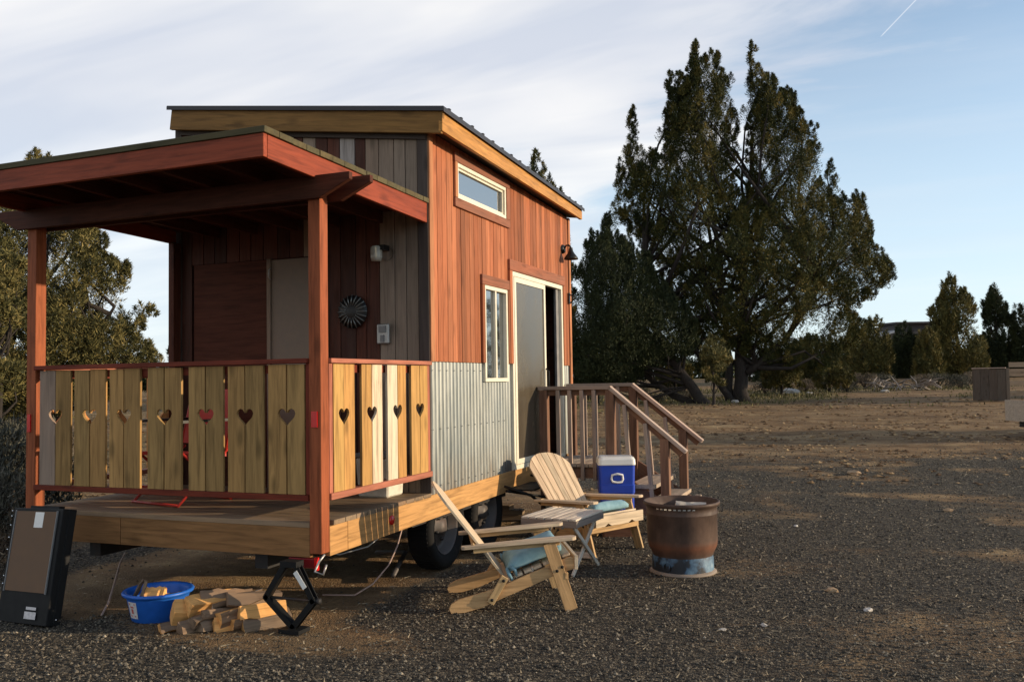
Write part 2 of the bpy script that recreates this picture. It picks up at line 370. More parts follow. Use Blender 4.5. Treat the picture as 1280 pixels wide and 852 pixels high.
class MB:
    def __init__(s): s.v = []; s.f = []; s.sm = []
    def add(s, vs, fs, smooth=False):
        b = len(s.v); s.v += [tuple(v) for v in vs]; s.f += [tuple(b+i for i in f) for f in fs]; s.sm += [smooth]*len(fs)
    def box(s, lo, hi, M=None, c=0.0):
        x0, y0, z0 = lo; x1, y1, z1 = hi
        vs = [Vector(p) for p in ((x0,y0,z0),(x1,y0,z0),(x1,y1,z0),(x0,y1,z0),(x0,y0,z1),(x1,y0,z1),(x1,y1,z1),(x0,y1,z1))]
        if M is not None: vs = [M @ v for v in vs]
        s.add(vs, [(0,3,2,1),(4,5,6,7),(0,1,5,4),(1,2,6,5),(2,3,7,6),(3,0,4,7)])
    def hexa(s, p):
        s.add(p, [(0,3,2,1),(4,5,6,7),(0,1,5,4),(1,2,6,5),(2,3,7,6),(3,0,4,7)])
    def prism(s, poly, a, b, M=None):
        """poly in local XY, extruded Z a..b"""
        n = len(poly)
        vs = [Vector((x, y, a)) for x, y in poly] + [Vector((x, y, b)) for x, y in poly]
        if M is not None: vs = [M @ v for v in vs]
        s.add(vs, [tuple(range(n-1, -1, -1)), tuple(range(n, 2*n))] + [(i, (i+1) % n, n+(i+1) % n, n+i) for i in range(n)])
    def tube(s, pts, rad, n=8, cap=True):
        pts = [Vector(p) for p in pts]; rs = rad if isinstance(rad, (list, tuple)) else [rad]*len(pts)
        prev = None; rings = []
        for i, p in enumerate(pts):
            t = (pts[min(i+1, len(pts)-1)] - pts[max(i-1, 0)]).normalized()
            if prev is None:
                a = t.orthogonal().normalized()
            else:
                a = (prev - t*prev.dot(t)).normalized()
            prev = a; b = t.cross(a)
            rings.append([p + (a*math.cos(2*math.pi*k/n) + b*math.sin(2*math.pi*k/n))*rs[i] for k in range(n)])
        vs = [v for r in rings for v in r]; fs = []
        for i in range(len(pts)-1):
            for k in range(n): fs.append((i*n+k, i*n+(k+1) % n, (i+1)*n+(k+1) % n, (i+1)*n+k))
        if cap: fs.append(tuple(range(n-1, -1, -1))); fs.append(tuple((len(pts)-1)*n+k for k in range(n)))
        s.add(vs, fs, True)
    def lathe(s, prof, n=32, M=None, close=False, wob=None):
        vs = []
        for (r, z) in prof:
            for k in range(n):
                a = 2*math.pi*k/n; rr = r*(1+(wob(a, z) if wob else 0))
                v = Vector((rr*math.cos(a), rr*math.sin(a), z)); vs.append(M @ v if M is not None else v)
        m = len(prof); fs = []
        for i in range(m-1 if not close else m):
            j = (i+1) % m
            for k in range(n): fs.append((i*n+k, i*n+(k+1) % n, j*n+(k+1) % n, j*n+k))
        s.add(vs, fs, True)
    def disc(s, r, z, n=32, M=None, up=True):
        vs = [Vector((r*math.cos(2*math.pi*k/n), r*math.sin(2*math.pi*k/n), z)) for k in range(n)]
        if M is not None: vs = [M @ v for v in vs]
        s.add(vs, [tuple(range(n)) if up else tuple(range(n-1, -1, -1))])
    def mesh(s, name='m'):
        me = bpy.data.meshes.new(name); me.from_pydata(s.v, [], s.f); me.update()
        if any(s.sm): me.polygons.foreach_set('use_smooth', s.sm)
        return me
    def build(s, name, mat, parent=None, M=None, bevel=0.0, fix=True):
        me = s.mesh(name)
        if fix:
            bm = bmesh.new(); bm.from_mesh(me); bmesh.ops.recalc_face_normals(bm, faces=bm.faces)
            if bevel: bmesh.ops.bevel(bm, geom=[e for e in bm.edges if len(e.link_faces) == 2 and e.calc_face_angle(0) > .5], offset=bevel, segments=1, affect='EDGES')
            bm.to_mesh(me); bm.free()
        return link(name, me, mat, parent, M)

_bc = {}
def cbox_mesh(L, w, t, mat, w1=None, c=.0025):
    """chamfered board: X 0..L, Y -w/2..w/2, Z -t/2..t/2"""
    key = (round(L, 3), round(w, 3), round(t, 3), mat, None if w1 is None else round(w1, 3), c)
    if key in _bc: return _bc[key]
    bm = bmesh.new(); w1 = w if w1 is None else w1
    vs = [bm.verts.new(p) for p in ((0,-w/2,-t/2),(L,-w1/2,-t/2),(L,w1/2,-t/2),(0,w/2,-t/2),(0,-w/2,t/2),(L,-w1/2,t/2),(L,w1/2,t/2),(0,w/2,t/2))]
    for f in ((0,3,2,1),(4,5,6,7),(0,1,5,4),(1,2,6,5),(2,3,7,6),(3,0,4,7)): bm.faces.new([vs[i] for i in f])
    c = min(c, t*.3, w*.3)
    bmesh.ops.bevel(bm, geom=bm.edges[:], offset=c, segments=1, affect='EDGES')
    me = bpy.data.meshes.new('board_mesh'); bm.to_mesh(me); bm.free(); me.materials.append(M_(mat)); _bc[key] = me
    return me
def frame(p0, p1, n):
    p0, p1, n = Vector(p0), Vector(p1), Vector(n); x = (p1-p0).normalized(); z = (n - x*n.dot(x)).normalized(); y = z.cross(x)
    M = Matrix((x, y, z)).transposed().to_4x4(); M.translation = p0
    return M
def board(name, p0, p1, w, t, mat, parent=None, n=(0, 0, 1), w1=None, roll=0.0):
    M = frame(p0, p1, n); L = (Vector(p1)-Vector(p0)).length
    if roll: M = M @ Matrix.Rotation(roll, 4, 'X')
    return link(name, cbox_mesh(L, w, t, mat, w1), None, parent, M)
def shape(name, poly, t, mat, parent, M, bevel=0.0):
    """flat cut piece, outline in local XY, thickness along Z centred"""
    b = MB(); b.prism(poly, -t/2, t/2); return b.build(name, mat, parent, M, bevel)

# ------------------------------------------------------------------ noise, terrain
def vnoise(x, y, seed=0):
    def h(i, j):
        n = (i*374761393 + j*668265263 + seed*974711) & 0x7fffffff
        n = ((n ^ (n >> 13))*1274126177) & 0x7fffffff
        return ((n ^ (n >> 16)) & 0xffff)/65535.0
    xi = np.floor(x).astype(np.int64); yi = np.floor(y).astype(np.int64); xf = x-xi; yf = y-yi
    xf = xf*xf*(3-2*xf); yf = yf*yf*(3-2*yf)
    return (h(xi, yi)*(1-xf)+h(xi+1, yi)*xf)*(1-yf) + (h(xi, yi+1)*(1-xf)+h(xi+1, yi+1)*xf)*yf
def fbm(x, y, seed=0, o=5):
    s = 0; a = .5
    for k in range(o): s = s+a*vnoise(x*2**k, y*2**k, seed+k*7); a *= .5
    return s/(1-.5**o)
def depth_of(x, y): return (x-CAM.x)*_f.x + (y-CAM.y)*_f.y
def lat_of(x, y): return (x-CAM.x)*_r.x + (y-CAM.y)*_r.y
def gz(x, y, fine=True):
    x = np.asarray(x, float); y = np.asarray(y, float); d = np.hypot(x-CAM.x, y-CAM.y)*np.where(depth_of(x, y) > 0, 1, 0)
    t = np.clip(d-9, 0, None); z = .02*t*np.where(t < 6, t/12, 1-3/np.maximum(t, 6))
    z = np.minimum(z, 1.35 + .15*(1-np.exp(-np.clip(d-75, 0, None)/60)))
    if fine:
        z = z + np.clip((d-9)/10, 0, 1)*(fbm(x*.35, y*.35, 5, 3)-.5)*.16
        z = z + (fbm(x*1.3, y*1.3, 9, 3)-.5)*.02
    return z
def gz1(x, y): return float(gz(np.array([x]), np.array([y]))[0])
def at(px, d):
    """ground point seen in picture column px at distance d along the view"""
    u = (px-640)/FPX*d
    x = CAM.x + _f.x*d + _r.x*u; y = CAM.y + _f.y*d + _r.y*u
    return x, y, gz1(x, y)
def yrow(px, d, z):
    """picture row of height z at (px,d) - used only to turn outlines into metres"""
    x, y, _ = at(px, d); v = Vector((x, y, z))-CAM
    return 426 - FPX*v.dot(U3)/v.dot(F2)
def inv_row(px, d, row):
    x, y, _ = at(px, d); lo, hi = -20., 60.
    for _i in range(40):
        m = (lo+hi)/2; v = Vector((x, y, m))-CAM
        if 426 - FPX*v.dot(U3)/v.dot(F2) > row: lo = m
        else: hi = m
    return (lo+hi)/2
def sm(a, b, x):
    t = np.clip((x-a)/(b-a), 0, 1); return t*t*(3-2*t)
def dirt_of(x, y):
    d = depth_of(x, y); l = lat_of(x, y)
    v = sm(12.0, 18.0, d + (fbm(x*.3, y*.3, 21)-.5)*6 + np.clip(-l*.0, 0, 0))
    # patches showing through the gravel
    pt = sm(.50, .72, fbm(x*.75+fbm(x*2,y*2,8)*.6, y*1.1, 31, 5))*.40*sm(.5, 3.0, l+1.0)
    pt = pt + .16*sm(1, 5, l)
    for c_ in (2.6, 4.6): pt = np.maximum(pt, .48*np.exp(-((l-c_-.12*(d-6)+(fbm(x*.4, y*.4, 63)-.5)*1.2)/.42)**2)*sm(.25, .6, fbm(x*.9, y*.9, 64)))
    v = np.maximum(v, pt)
    # bare earth under and just in front of the trailer
    un = sm(.25, -.25, x)*sm(-3.3, -2.6, x)*sm(-.40, -.05, y + (fbm(x*2, y*2, 3)-.5)*.5)*sm(8, 6, y)
    v = np.maximum(v, un)
    un2 = sm(.8, .0, np.hypot((x+.35)/1.3, (y+.15)/.5)-.4)
    v = np.maximum(v, un2*.8)
    v = np.maximum(v, sm(-3.2, -4.5, x)*.75)
    return np.clip(v, 0, 1)
def grassy_of(x, y):
    d = depth_of(x, y)
    g = sm(33, 37, d)*sm(60, 46, d)*sm(.40, .6, fbm(x*.25, y*.25, 77))
    g = np.maximum(g, sm(-3.5, -6, x)*sm(.42, .6, fbm(x*.4, y*.4, 41))*.7)
    return np.clip(g, 0, 1)

def np_mesh(name, verts, faces, mat, tint=None, smooth=False, nper=3):
    me = bpy.data.meshes.new(name)
    nv, nf = len(verts), len(faces)
    me.vertices.add(nv); me.vertices.foreach_set('co', np.ascontiguousarray(verts, np.float32).ravel())
    me.loops.add(nf*nper); me.loops.foreach_set('vertex_index', np.ascontiguousarray(faces, np.int32).ravel())
    me.polygons.add(nf); me.polygons.foreach_set('loop_start', np.arange(nf, dtype=np.int32)*nper)
    try: me.polygons.foreach_set('loop_total', np.full(nf, nper, np.int32))
    except Exception: pass
    me.polygons.foreach_set('use_smooth', np.full(nf, smooth))
    if tint is not None:
        for k, v in tint.items():
            a = me.attributes.new(k, 'FLOAT', 'POINT'); a.data.foreach_set('value', np.ascontiguousarray(v, np.float32))
    me.update(calc_edges=True); me.materials.append(M_(mat)); return me

def make_ground():
    def axis(lo, hi, flo, fhi, fine):
        a = list(np.arange(flo, fhi, fine)); st = fine; p = flo
        l = []
        while p > lo: st *= 1.13; p -= st; l.append(p)
        st = fine; q = a[-1]; r = []
        while q < hi: st *= 1.13; q += st; r.append(q)
        return np.array(l[::-1]+a+r)
    xs = axis(-1500, 1500, -5, 9, .09); ys = axis(-600, 2200, -3.5, 12, .09)
    X, Y = np.meshgrid(xs, ys); x, y = X.ravel(), Y.ravel(); z = gz(x, y)
    nx, ny = len(xs), len(ys); i = np.arange(nx*ny).reshape(ny, nx)
    q = np.stack([i[:-1, :-1], i[:-1, 1:], i[1:, 1:], i[1:, :-1]], -1).reshape(-1, 4)
    me = np_mesh('ground', np.stack([x, y, z], 1), q, 'ground_soil', {'dirt': dirt_of(x, y), 'grassy': grassy_of(x, y)}, True, 4)
    tag(link('ground', me), kind='structure')
make_ground()

rng = np.random.default_rng(11)
def make_gravel():
    N = 125000
    d = 3.2 + (rng.random(N)**1.5)*17
    l = (rng.random(N)-.5)*1.34*d
    x = CAM.x + _f.x*d + _r.x*l; y = CAM.y + _f.y*d + _r.y*l
    dv = dirt_of(x, y); keep = (rng.random(N) > dv*.93) & ~((x < 0) & (x > -2.4) & (y > .3) & (y < 5.2) & (rng.random(N) < .8))
    x, y, d, dv = x[keep], y[keep], d[keep], dv[keep]; n = len(x)
    s = (.0036+.0095*rng.random(n)**2.5)*(1+np.clip(d-6, 0, 20)*.05)
    oc = np.array([(1,0,0),(-1,0,0),(0,1,0),(0,-1,0),(0,0,1),(0,0,-1)], float)
    V = np.repeat(oc[None], n, 0)*(.65+.7*rng.random((n, 6, 1)))
    V[:, :, 2] *= .85
    a = rng.random(n)*6.28; ca, sa = np.cos(a)[:, None], np.sin(a)[:, None]
    vx = V[:, :, 0]*ca-V[:, :, 1]*sa; vy = V[:, :, 0]*sa+V[:, :, 1]*ca
    tl = (rng.random((n, 1))-.5)*.8
    vz = V[:, :, 2]+vx*tl
    z = gz(x, y)+s*.25
    P = np.stack([vx*s[:, None]+x[:, None], vy*s[:, None]+y[:, None], vz*s[:, None]+z[:, None]], -1).reshape(-1, 3)
    f = np.array([(0,2,4),(2,1,4),(1,3,4),(3,0,4),(2,0,5),(1,2,5),(3,1,5),(0,3,5)])
    F = (f[None]+(np.arange(n)*6)[:, None, None]).reshape(-1, 3)
    t = np.repeat(np.clip(rng.random(n)*.9+(rng.random(n) < .03)*.5, 0, 1), 6)
    tag(link('gravel', np_mesh('gravel', P, F, 'pebbles', {'tint': t})), 'loose dark grey gravel covering the yard in front of the trailer cabin', 'gravel', kind='stuff')
    # straw and wood chips
    N = 26000
    d = 3.2+rng.random(N)**1.1*28; l = (rng.random(N)-.5)*1.34*d
    x = CAM.x+_f.x*d+_r.x*l; y = CAM.y+_f.y*d+_r.y*l
    keep = rng.random(N) < (.22+.5*dirt_of(x, y)); x, y, d = x[keep], y[keep], d[keep]; n = len(x)
    a = rng.random(n)*6.28; L = (.012+.03*rng.random(n)**2)*(1+np.clip(d-8, 0, 20)*.06); w = .0022+.003*rng.random(n); w = w*(1+np.clip(d-6, 0, 20)*.12)
    z = gz(x, y)+.006+rng.random(n)*.006
    dx, dy = np.cos(a)*L, np.sin(a)*L; ox, oy = -np.sin(a)*w, np.cos(a)*w; up = rng.random(n)*.012
    P = np.stack([np.stack([x-dx-ox, y-dy-oy, z], -1), np.stack([x-dx+ox, y-dy+oy, z+.003], -1), np.stack([x+dx, y+dy, z+up], -1)], 1).reshape(-1, 3)
    F = np.arange(n*3).reshape(-1, 3)
    tag(link('straw', np_mesh('straw', P, F, 'straw', {'tint': np.repeat(rng.random(n), 3)})), 'pale bits of straw and wood chips scattered over the gravel and bare earth', 'straw', kind='stuff')
    # clods on the bare earth farther out
    N = 16000
    d = 12+rng.random(N)**1.2*26; l = (rng.random(N)-.5)*1.34*d
    x = CAM.x+_f.x*d+_r.x*l; y = CAM.y+_f.y*d+_r.y*l
    keep = (rng.random(N) < dirt_of(x, y)) & (fbm(x*.7, y*1.4, 55) > .44); x, y, d = x[keep], y[keep], d[keep]; n = len(x)
    s = .012+.035*rng.random(n)**2.2
    V = np.repeat(oc[None], n, 0)*(.6+.8*rng.random((n, 6, 1))); V[:, :, 2] *= .7; V[:, :, 0] *= 1.4
    z = gz(x, y)+s*.2
    P = np.stack([V[:, :, 0]*s[:, None]+x[:, None], V[:, :, 1]*s[:, None]+y[:, None], V[:, :, 2]*s[:, None]+z[:, None]], -1).reshape(-1, 3)
    F = (f[None]+(np.arange(n)*6)[:, None, None]).reshape(-1, 3)
    tag(link('soil_clods', np_mesh('soil_clods', P, F, 'clods', {'tint': np.repeat(rng.random(n), 6)})), 'loose brown clods and turf bits over the bare clearing', 'soil', kind='stuff')
make_gravel()

# ------------------------------------------------------------------ vegetation
def in_poly(px, py, poly):
    c = np.zeros(len(px), bool); n = len(poly); j = n-1
    for i in range(n):
        xi, yi = poly[i]; xj, yj = poly[j]
        m = ((yi > py) != (yj > py)); xx = (xj-xi)*(py-yi)/((yj-yi) if abs(yj-yi) > 1e-9 else 1e-9)+xi
        c ^= m & (px < xx); j = i
    return c
def edge_dist(px, py, poly):
    d = np.full(len(px), 1e9); n = len(poly)
    for i in range(n):
        a = np.array(poly[i]); b = np.array(poly[(i+1) % n]); ab = b-a; L2 = max(ab@ab, 1e-9)
        t = np.clip(((px-a[0])*ab[0]+(py-a[1])*ab[1])/L2, 0, 1)
        d = np.minimum(d, np.hypot(px-a[0]-t*ab[0], py-a[1]-t*ab[1]))
    return d
def sprigs(cen, rad, tint, per, size, g, upw=.55, flat=.75, plume=0.0):
    """small leaf faces around clump centres; plume > 0 makes upright tapering sprays"""
    n = len(cen); k = per
    c = np.repeat(cen, k, 0); r = np.repeat(rad, k); m = n*k
    if plume:
        h = g.random(m)**.8                                   # 0 foot .. 1 tip
        rad2 = (1-h)**.75*(.35+.65*np.minimum(1, h*5))        # spindle
        an = g.random(m)*6.283; q = np.sqrt(g.random(m))*rad2*r
        lean = np.repeat(g.normal(size=(n, 2))*.22, k, 0)
        off = np.stack([np.cos(an)*q+lean[:, 0]*h*r*plume, np.sin(an)*q+lean[:, 1]*h*r*plume, (h-.42)*r*plume*1.9], 1)
        p = c+off
        dirn = np.stack([np.cos(an)*.75+lean[:, 0], np.sin(an)*.75+lean[:, 1], np.full(m, upw)], 1)+g.normal(size=(m, 3))*.35
    else:
        o = g.normal(size=(m, 3)); o /= np.linalg.norm(o, axis=1)[:, None]; rr = g.random(m)**.45
        off = o*rr[:, None]*r[:, None]; off[:, 2] *= flat
        p = c+off
        dirn = o*.8 + g.normal(size=(m, 3))*.45; dirn[:, 2] += upw
    dirn /= np.linalg.norm(dirn, axis=1)[:, None]
    side = np.cross(dirn, g.normal(size=(m, 3))); side /= np.linalg.norm(side, axis=1)[:, None]
    L = size*(.45+1.1*g.random(m)**1.5); W = L*(.16+.2*g.random(m))
    a = p-dirn*L[:, None]*.4-side*W[:, None]*.5; b = p-dirn*L[:, None]*.4+side*W[:, None]*.5; e = p+dirn*L[:, None]*.7+side*(g.normal(size=m)*W*.4)[:, None]
    P = np.stack([a, b, e], 1).reshape(-1, 3)
    t = np.clip(np.repeat(tint, k)+g.normal(size=m)*.16, 0, 1)
    return P, np.repeat(t, 3)
def tree(name, label, px, d, outline, clumps, clump_r, per, leaf, mat='foliage_juniper', seed=1, trunks=(), limbs=14, depth=1.0, group=None, holes=.0, trunk_top=.8, trunk_r=.3, dmax=9., cat='tree', upw=.55, plume=0.0, tr_scale=None, spires=()):
    g = np.random.default_rng(seed)
    bx, by, bz = at(px, d)
    base = Vector((bx, by, bz-.05))
    s = d/FPX
    poly = [((qx-px)*s, inv_row(px, d, qy)-bz) for qx, qy in outline]
    xs = [p[0] for p in poly]; zs = [p[1] for p in poly]
    N = clumps*12; u = g.uniform(min(xs), max(xs), N); z = g.uniform(min(zs), max(zs), N)
    ok = in_poly(u, z, poly); u, z = u[ok], z[ok]; ed = edge_dist(u, z, poly)
    ok = ed > clump_r*.16
    u, z, ed = u[ok], z[ok], ed[ok]
    if holes:
        h = fbm(u*.30/clump_r+seed, z*.34/clump_r, seed, 4); ok = h > holes; u, z, ed = u[ok], z[ok], ed[ok]
    u, z, ed = u[:clumps], z[:clumps], ed[:clumps]
    half = np.minimum(ed*1.15*depth+clump_r*.4, dmax)
    v = g.uniform(-1, 1, len(u)); v = np.sign(v)*np.abs(v)**.6*half
    ca, sa = _r.x, _r.y
    cen = np.stack([u*ca-v*sa, u*sa+v*ca, z], 1)
    rad = clump_r*(.6+.7*g.random(len(u)))*np.clip(.30+ed/(clump_r*2.6), .30, 1.1)
    tint = np.clip(g.random(len(u))*.75+.1, 0, 1)
    for (sx, st_, sb) in spires:            # leading shoots: a chain of small sprays, thinner to the tip
        zt_, zb_ = inv_row(px, d, st_)-bz, inv_row(px, d, sb)-bz; n_ = max(6, int((zt_-zb_)/.13))
        tt = np.linspace(0, 1, n_); ux = (sx-px)*s + g.normal(size=n_)*(.05+.22*(1-tt)); vy = g.normal(size=n_)*(.05+.2*(1-tt))
        cen = np.concatenate([cen, np.stack([ux*ca-vy*sa, ux*sa+vy*ca, zb_+(zt_-zb_)*tt-.1], 1)])
        rad = np.concatenate([rad, clump_r*(.32+.5*(1-tt))]); tint = np.concatenate([tint, g.random(n_)*.7+.1])
    P, t = sprigs(cen, rad, tint, per, leaf, g, upw, .75, plume)
    root = thing(name, label, cat, base, 0, group)
    nf = len(P)//3
    link('crown', np_mesh('crown', P, np.arange(nf*3).reshape(-1, 3), mat, {'tint': t}), None, root)
    b = MB(); top = max(zs)*trunk_top
    if not trunks: trunks = [[(0, 0, -.1), (0.02*top, .03*top, top*.35), (-.01*top, 0, top*.7), (0, 0, top)]]
    for ti, tr in enumerate(trunks):
        pts = [(x*ca-y*sa, x*sa+y*ca, zz) for x, y, zz in tr]
        # refine
        fine = []
        for i in range(len(pts)-1):
            for k in range(4):
                q = Vector(pts[i]).lerp(Vector(pts[i+1]), k/4); fine.append(q + Vector(g.normal(size=3))*trunk_r*(.10 if (i or k) else 0))
        fine.append(Vector(pts[-1]))
        rr = [trunk_r*(tr_scale[ti] if tr_scale else 1)*(1-.85*i/(len(fine)-1))*(1.35 if i == 0 else 1) for i in range(len(fine))]
        b.tube(fine, rr, 9)
    b.build('trunk', 'bark', root)
    if limbs:
        b = MB(); idx = g.choice(len(cen), min(limbs, len(cen)), replace=False)
        for k in idx:
            e = Vector(cen[k]); h = max(.12*top, e.z*(.45+.3*g.random())-.05*top)
            tr = trunks[int(g.integers(len(trunks)))]
            # start on that trunk at height h
            pts = [(x*ca-y*sa, x*sa+y*ca, zz) for x, y, zz in tr]; st = Vector(pts[-1])
            for i in range(len(pts)-1):
                if pts[i][2] <= h <= pts[i+1][2]:
                    st = Vector(pts[i]).lerp(Vector(pts[i+1]), (h-pts[i][2])/max(1e-6, pts[i+1][2]-pts[i][2])); break
            mid = st.lerp(e, .5)+Vector((0, 0, -.04*top*g.random()))+Vector(g.normal(size=3))*.03*top
            r0 = trunk_r*(.18+.2*g.random())
            q1 = st.lerp(mid, .5)+Vector(g.normal(size=3))*.01*top; q2 = mid.lerp(e, .5)+Vector(g.normal(size=3))*.012*top
            b.tube([st, q1, mid, q2, e], [r0, r0*.8, r0*.62, r0*.42, r0*.2], 6)
        b.build('limbs', 'bark', root)
    return root

BIG = [(878,44),(886,70),(896,62),(906,66),(914,90),(927,98),(931,150),(930,235),(935,240),(938,150),(941,92),(946,52),(953,58),(962,88),(975,92),(984,112),(1000,108),(1004,130),(1020,150),(1024,176),(1042,198),(1046,232),(1056,250),(1070,232),(1083,240),(1084,262),(1096,284),(1094,300),(1112,318),(1122,336),(1121,356),(1104,372),(1078,380),(1070,392),(1084,398),(1090,414),(1074,430),(1058,440),(1050,456),(1030,466),(1004,462),(985,470),(968,456),(952,464),(940,448),(918,438),(904,454),(886,476),(872,466),(864,440),(858,410),(846,380),(832,362),(826,334),(806,318),(800,296),(784,282),(774,262),(786,250),(776,224),(786,200),(784,160),(796,128),(806,150),(812,178),(830,188),(834,160),(842,90),(852,82),(862,98),(868,70)]
s37 = 37/FPX
tree('juniper_tree', 'tallest juniper in the yard with two pointed tops and leaning trunks', 925, 37, BIG, 2600, .48, 260, .095, 'foliage_juniper', 3,
     trunks=[[(0,0,-.1),(.05,.1,2.2),(.4,.3,6.0),(.8,.2,11.5)], [(-.35,.3,-.1),(-.5,.2,2.6),(-.9,-.2,7),(-1.5,0,12)], [(.25,-.1,1.2),(1.8,-.5,2.6),(3.2,-.4,5.0)],
             [(-.3,0,-.1),(-1.7,-.2,1.9),(-2.9,-.5,3.8),(-4.0,-.3,5.6)]],
     limbs=90, depth=.75, holes=.365, trunk_r=.32, dmax=3.2, upw=.6, plume=.95, tr_scale=[1, .6, .42, .5], spires=[(951,54,150),(880,48,130),(905,64,130),(797,130,210),(860,86,160),(845,96,170),(1000,112,170),(976,92,150),(1022,152,210),(1046,200,260),(1084,242,290),(780,202,270),(1112,322,350),(968,92,150)])
tree('juniper_tree', 'dark shorter juniper with a leaning trunk between cabin and tallest juniper', 868, 35.5,
     [(716,340),(722,306),(732,300),(740,286),(750,290),(757,266),(766,262),(772,286),(782,296),(792,290),(800,312),(816,318),(828,345),(846,366),(862,380),(872,402),(874,428),(862,446),(846,452),(836,448),(820,462),(806,462),(790,478),(770,482),(745,480),(720,484),(700,482),(700,360)],
     1300, .46, 190, .10, 'foliage_dark', 5, trunks=[[(.4,0,-.1),(-.7,0,1.5),(-1.6,.2,3.2),(-2.6,.1,5.0)], [(0.1,.3,-.1),(-1.6,.4,.9),(-2.6,.4,2.2),(-4.2,.3,4.0)]], limbs=36, depth=.7, holes=.37, trunk_r=.24, upw=.8, plume=1.15, tr_scale=[1, .7])
tree('juniper_tree', 'slender juniper top showing above the cabin roof', 690, 46,
     [(674,176),(682,196),(690,206),(696,226),(704,234),(710,246),(716,300),(724,420),(650,420),(652,260),(660,236),(664,204)], 420, .42, 90, .17, 'foliage_juniper', 6, limbs=10, holes=.3, trunk_r=.16, upw=.8, plume=1.1)
tree('juniper_tree', 'small yellowish juniper bush under the tallest juniper', 890, 33.5,
     [(884,418),(898,410),(912,430),(918,452),(915,470),(900,482),(880,470),(874,440)], 40, .42, 150, .13, 'foliage_left', 8, limbs=4, trunk_r=.07)
# trees in the right background
bgt = [
 ('broad pointed juniper right of the brush pile', 1196, 62, [(1193,336),(1200,356),(1212,362),(1218,380),(1226,388),(1232,420),(1236,470),(1222,486),(1166,486),(1160,440),(1166,404),(1164,384),(1174,378),(1180,356)], 'foliage_olive', 190),
 ('narrow pointed juniper behind the wooden fence pen', 1246, 64, [(1245,350),(1252,372),(1260,384),(1262,410),(1270,440),(1272,484),(1228,484),(1230,440),(1232,396),(1230,376),(1238,366)], 'foliage_dark', 130),
 ('round dark juniper at the right picture edge', 1286, 63, [(1268,382),(1282,378),(1300,392),(1316,430),(1312,484),(1262,484),(1262,410)], 'foliage_dark', 110),
 ('low dark juniper left of the broad pointed one', 1136, 66, [(1124,402),(1134,404),(1144,418),(1158,424),(1166,450),(1166,486),(1108,486),(1106,446),(1114,424)], 'foliage_dark', 110),
 ('small dark juniper in front of the far barn', 1160, 58, [(1152,412),(1162,408),(1174,430),(1180,486),(1140,486),(1142,440)], 'foliage_olive', 60),
 ('low juniper behind the right side of the tallest juniper', 1080, 60, [(1062,410),(1084,400),(1100,396),(1110,410),(1116,440),(1112,484),(1040,486),(1042,440)], 'foliage_olive', 110),
 ('rusty green juniper between tallest juniper and barn', 1020, 64, [(985,430),(1010,418),(1036,420),(1052,440),(1056,486),(972,486),(974,450)], 'foliage_olive', 130),
 ('low juniper right behind the trunk of the tallest juniper', 950, 66, [(925,440),(950,430),(978,440),(984,486),(915,486)], 'foliage_dark', 70),
 ('dark juniper behind the stair railing', 760, 60, [(720,420),(760,400),(800,410),(830,430),(850,450),(852,486),(716,486)], 'foliage_dark', 130),
]
for i, (lab, px, d, ol, mt, n) in enumerate(bgt):
    tree('juniper_tree', lab, px, d, ol, n*3, .60, 100, .2, mt, 20+i, limbs=6, depth=.8, holes=.38, trunk_r=.2, upw=.8, plume=1.2)
gq = random.Random(44)
for i, (px, top) in enumerate([(965, 432), (1000, 424), (1040, 432), (1068, 418), (1105, 424), (1128, 414), (1150, 428), (1178, 420), (1218, 418), (1236, 408), (1262, 424), (1280, 410)]):
    w_ = gq.uniform(22, 34); d_ = gq.uniform(69, 78); ol = [(px-w_, 486)]
    for t_ in (-.85, -.6, -.35, -.12, 0, .15, .4, .62, .88): ol.append((px+t_*w_, top+(486-top)*abs(t_)**1.3*.75+gq.uniform(-5, 5)))
    ol.append((px+w_, 486))
    lab = ['ragged juniper in the far tree line, ' + q for q in ('right behind the tallest juniper trunk', 'third from the tallest juniper trunk', 'above the white rock', 'under the right edge of the tallest crown', 'left of the low barn', 'in front of the barn lean-to', 'in front of the barn middle', 'left foot of the broad pointed juniper', 'right foot of the broad pointed juniper', 'above the plank fence end', 'above the fence slats', 'nearest the right picture edge')][i]
    tree('juniper_tree', lab, px, d_, ol, 190, .5, 110, .19, ('foliage_dark', 'foliage_olive', 'foliage_juniper')[i % 3], 150+i, limbs=3, depth=.9, holes=.32, trunk_r=.15, upw=.7, plume=1.0)
for i, (lab, px, d, ol, n) in enumerate([
  ('low olive juniper shrub just right of the tallest juniper trunk', 975, 41, [(950,462),(962,448),(980,444),(1000,452),(1008,470),(1004,484),(950,484)], 110),
  ('low olive juniper shrub under the right half of the tallest juniper', 1035, 43, [(1012,466),(1022,452),(1040,446),(1060,456),(1068,472),(1062,484),(1012,484)], 110),
  ('low yellowish juniper shrub beyond the stair rail', 745, 37, [(716,452),(735,440),(760,444),(775,458),(780,484),(714,486)], 130),
  ('ragged olive juniper shrub between the leaning trunks', 842, 42, [(815,462),(830,448),(850,446),(866,458),(868,484),(812,484)], 90)]):
    tree('juniper_tree', lab, px, d, ol, n, .34, 130, .11, 'foliage_olive', 130+i, limbs=6, depth=.9, holes=.33, trunk_r=.08, upw=.7, plume=.9, cat='shrub')
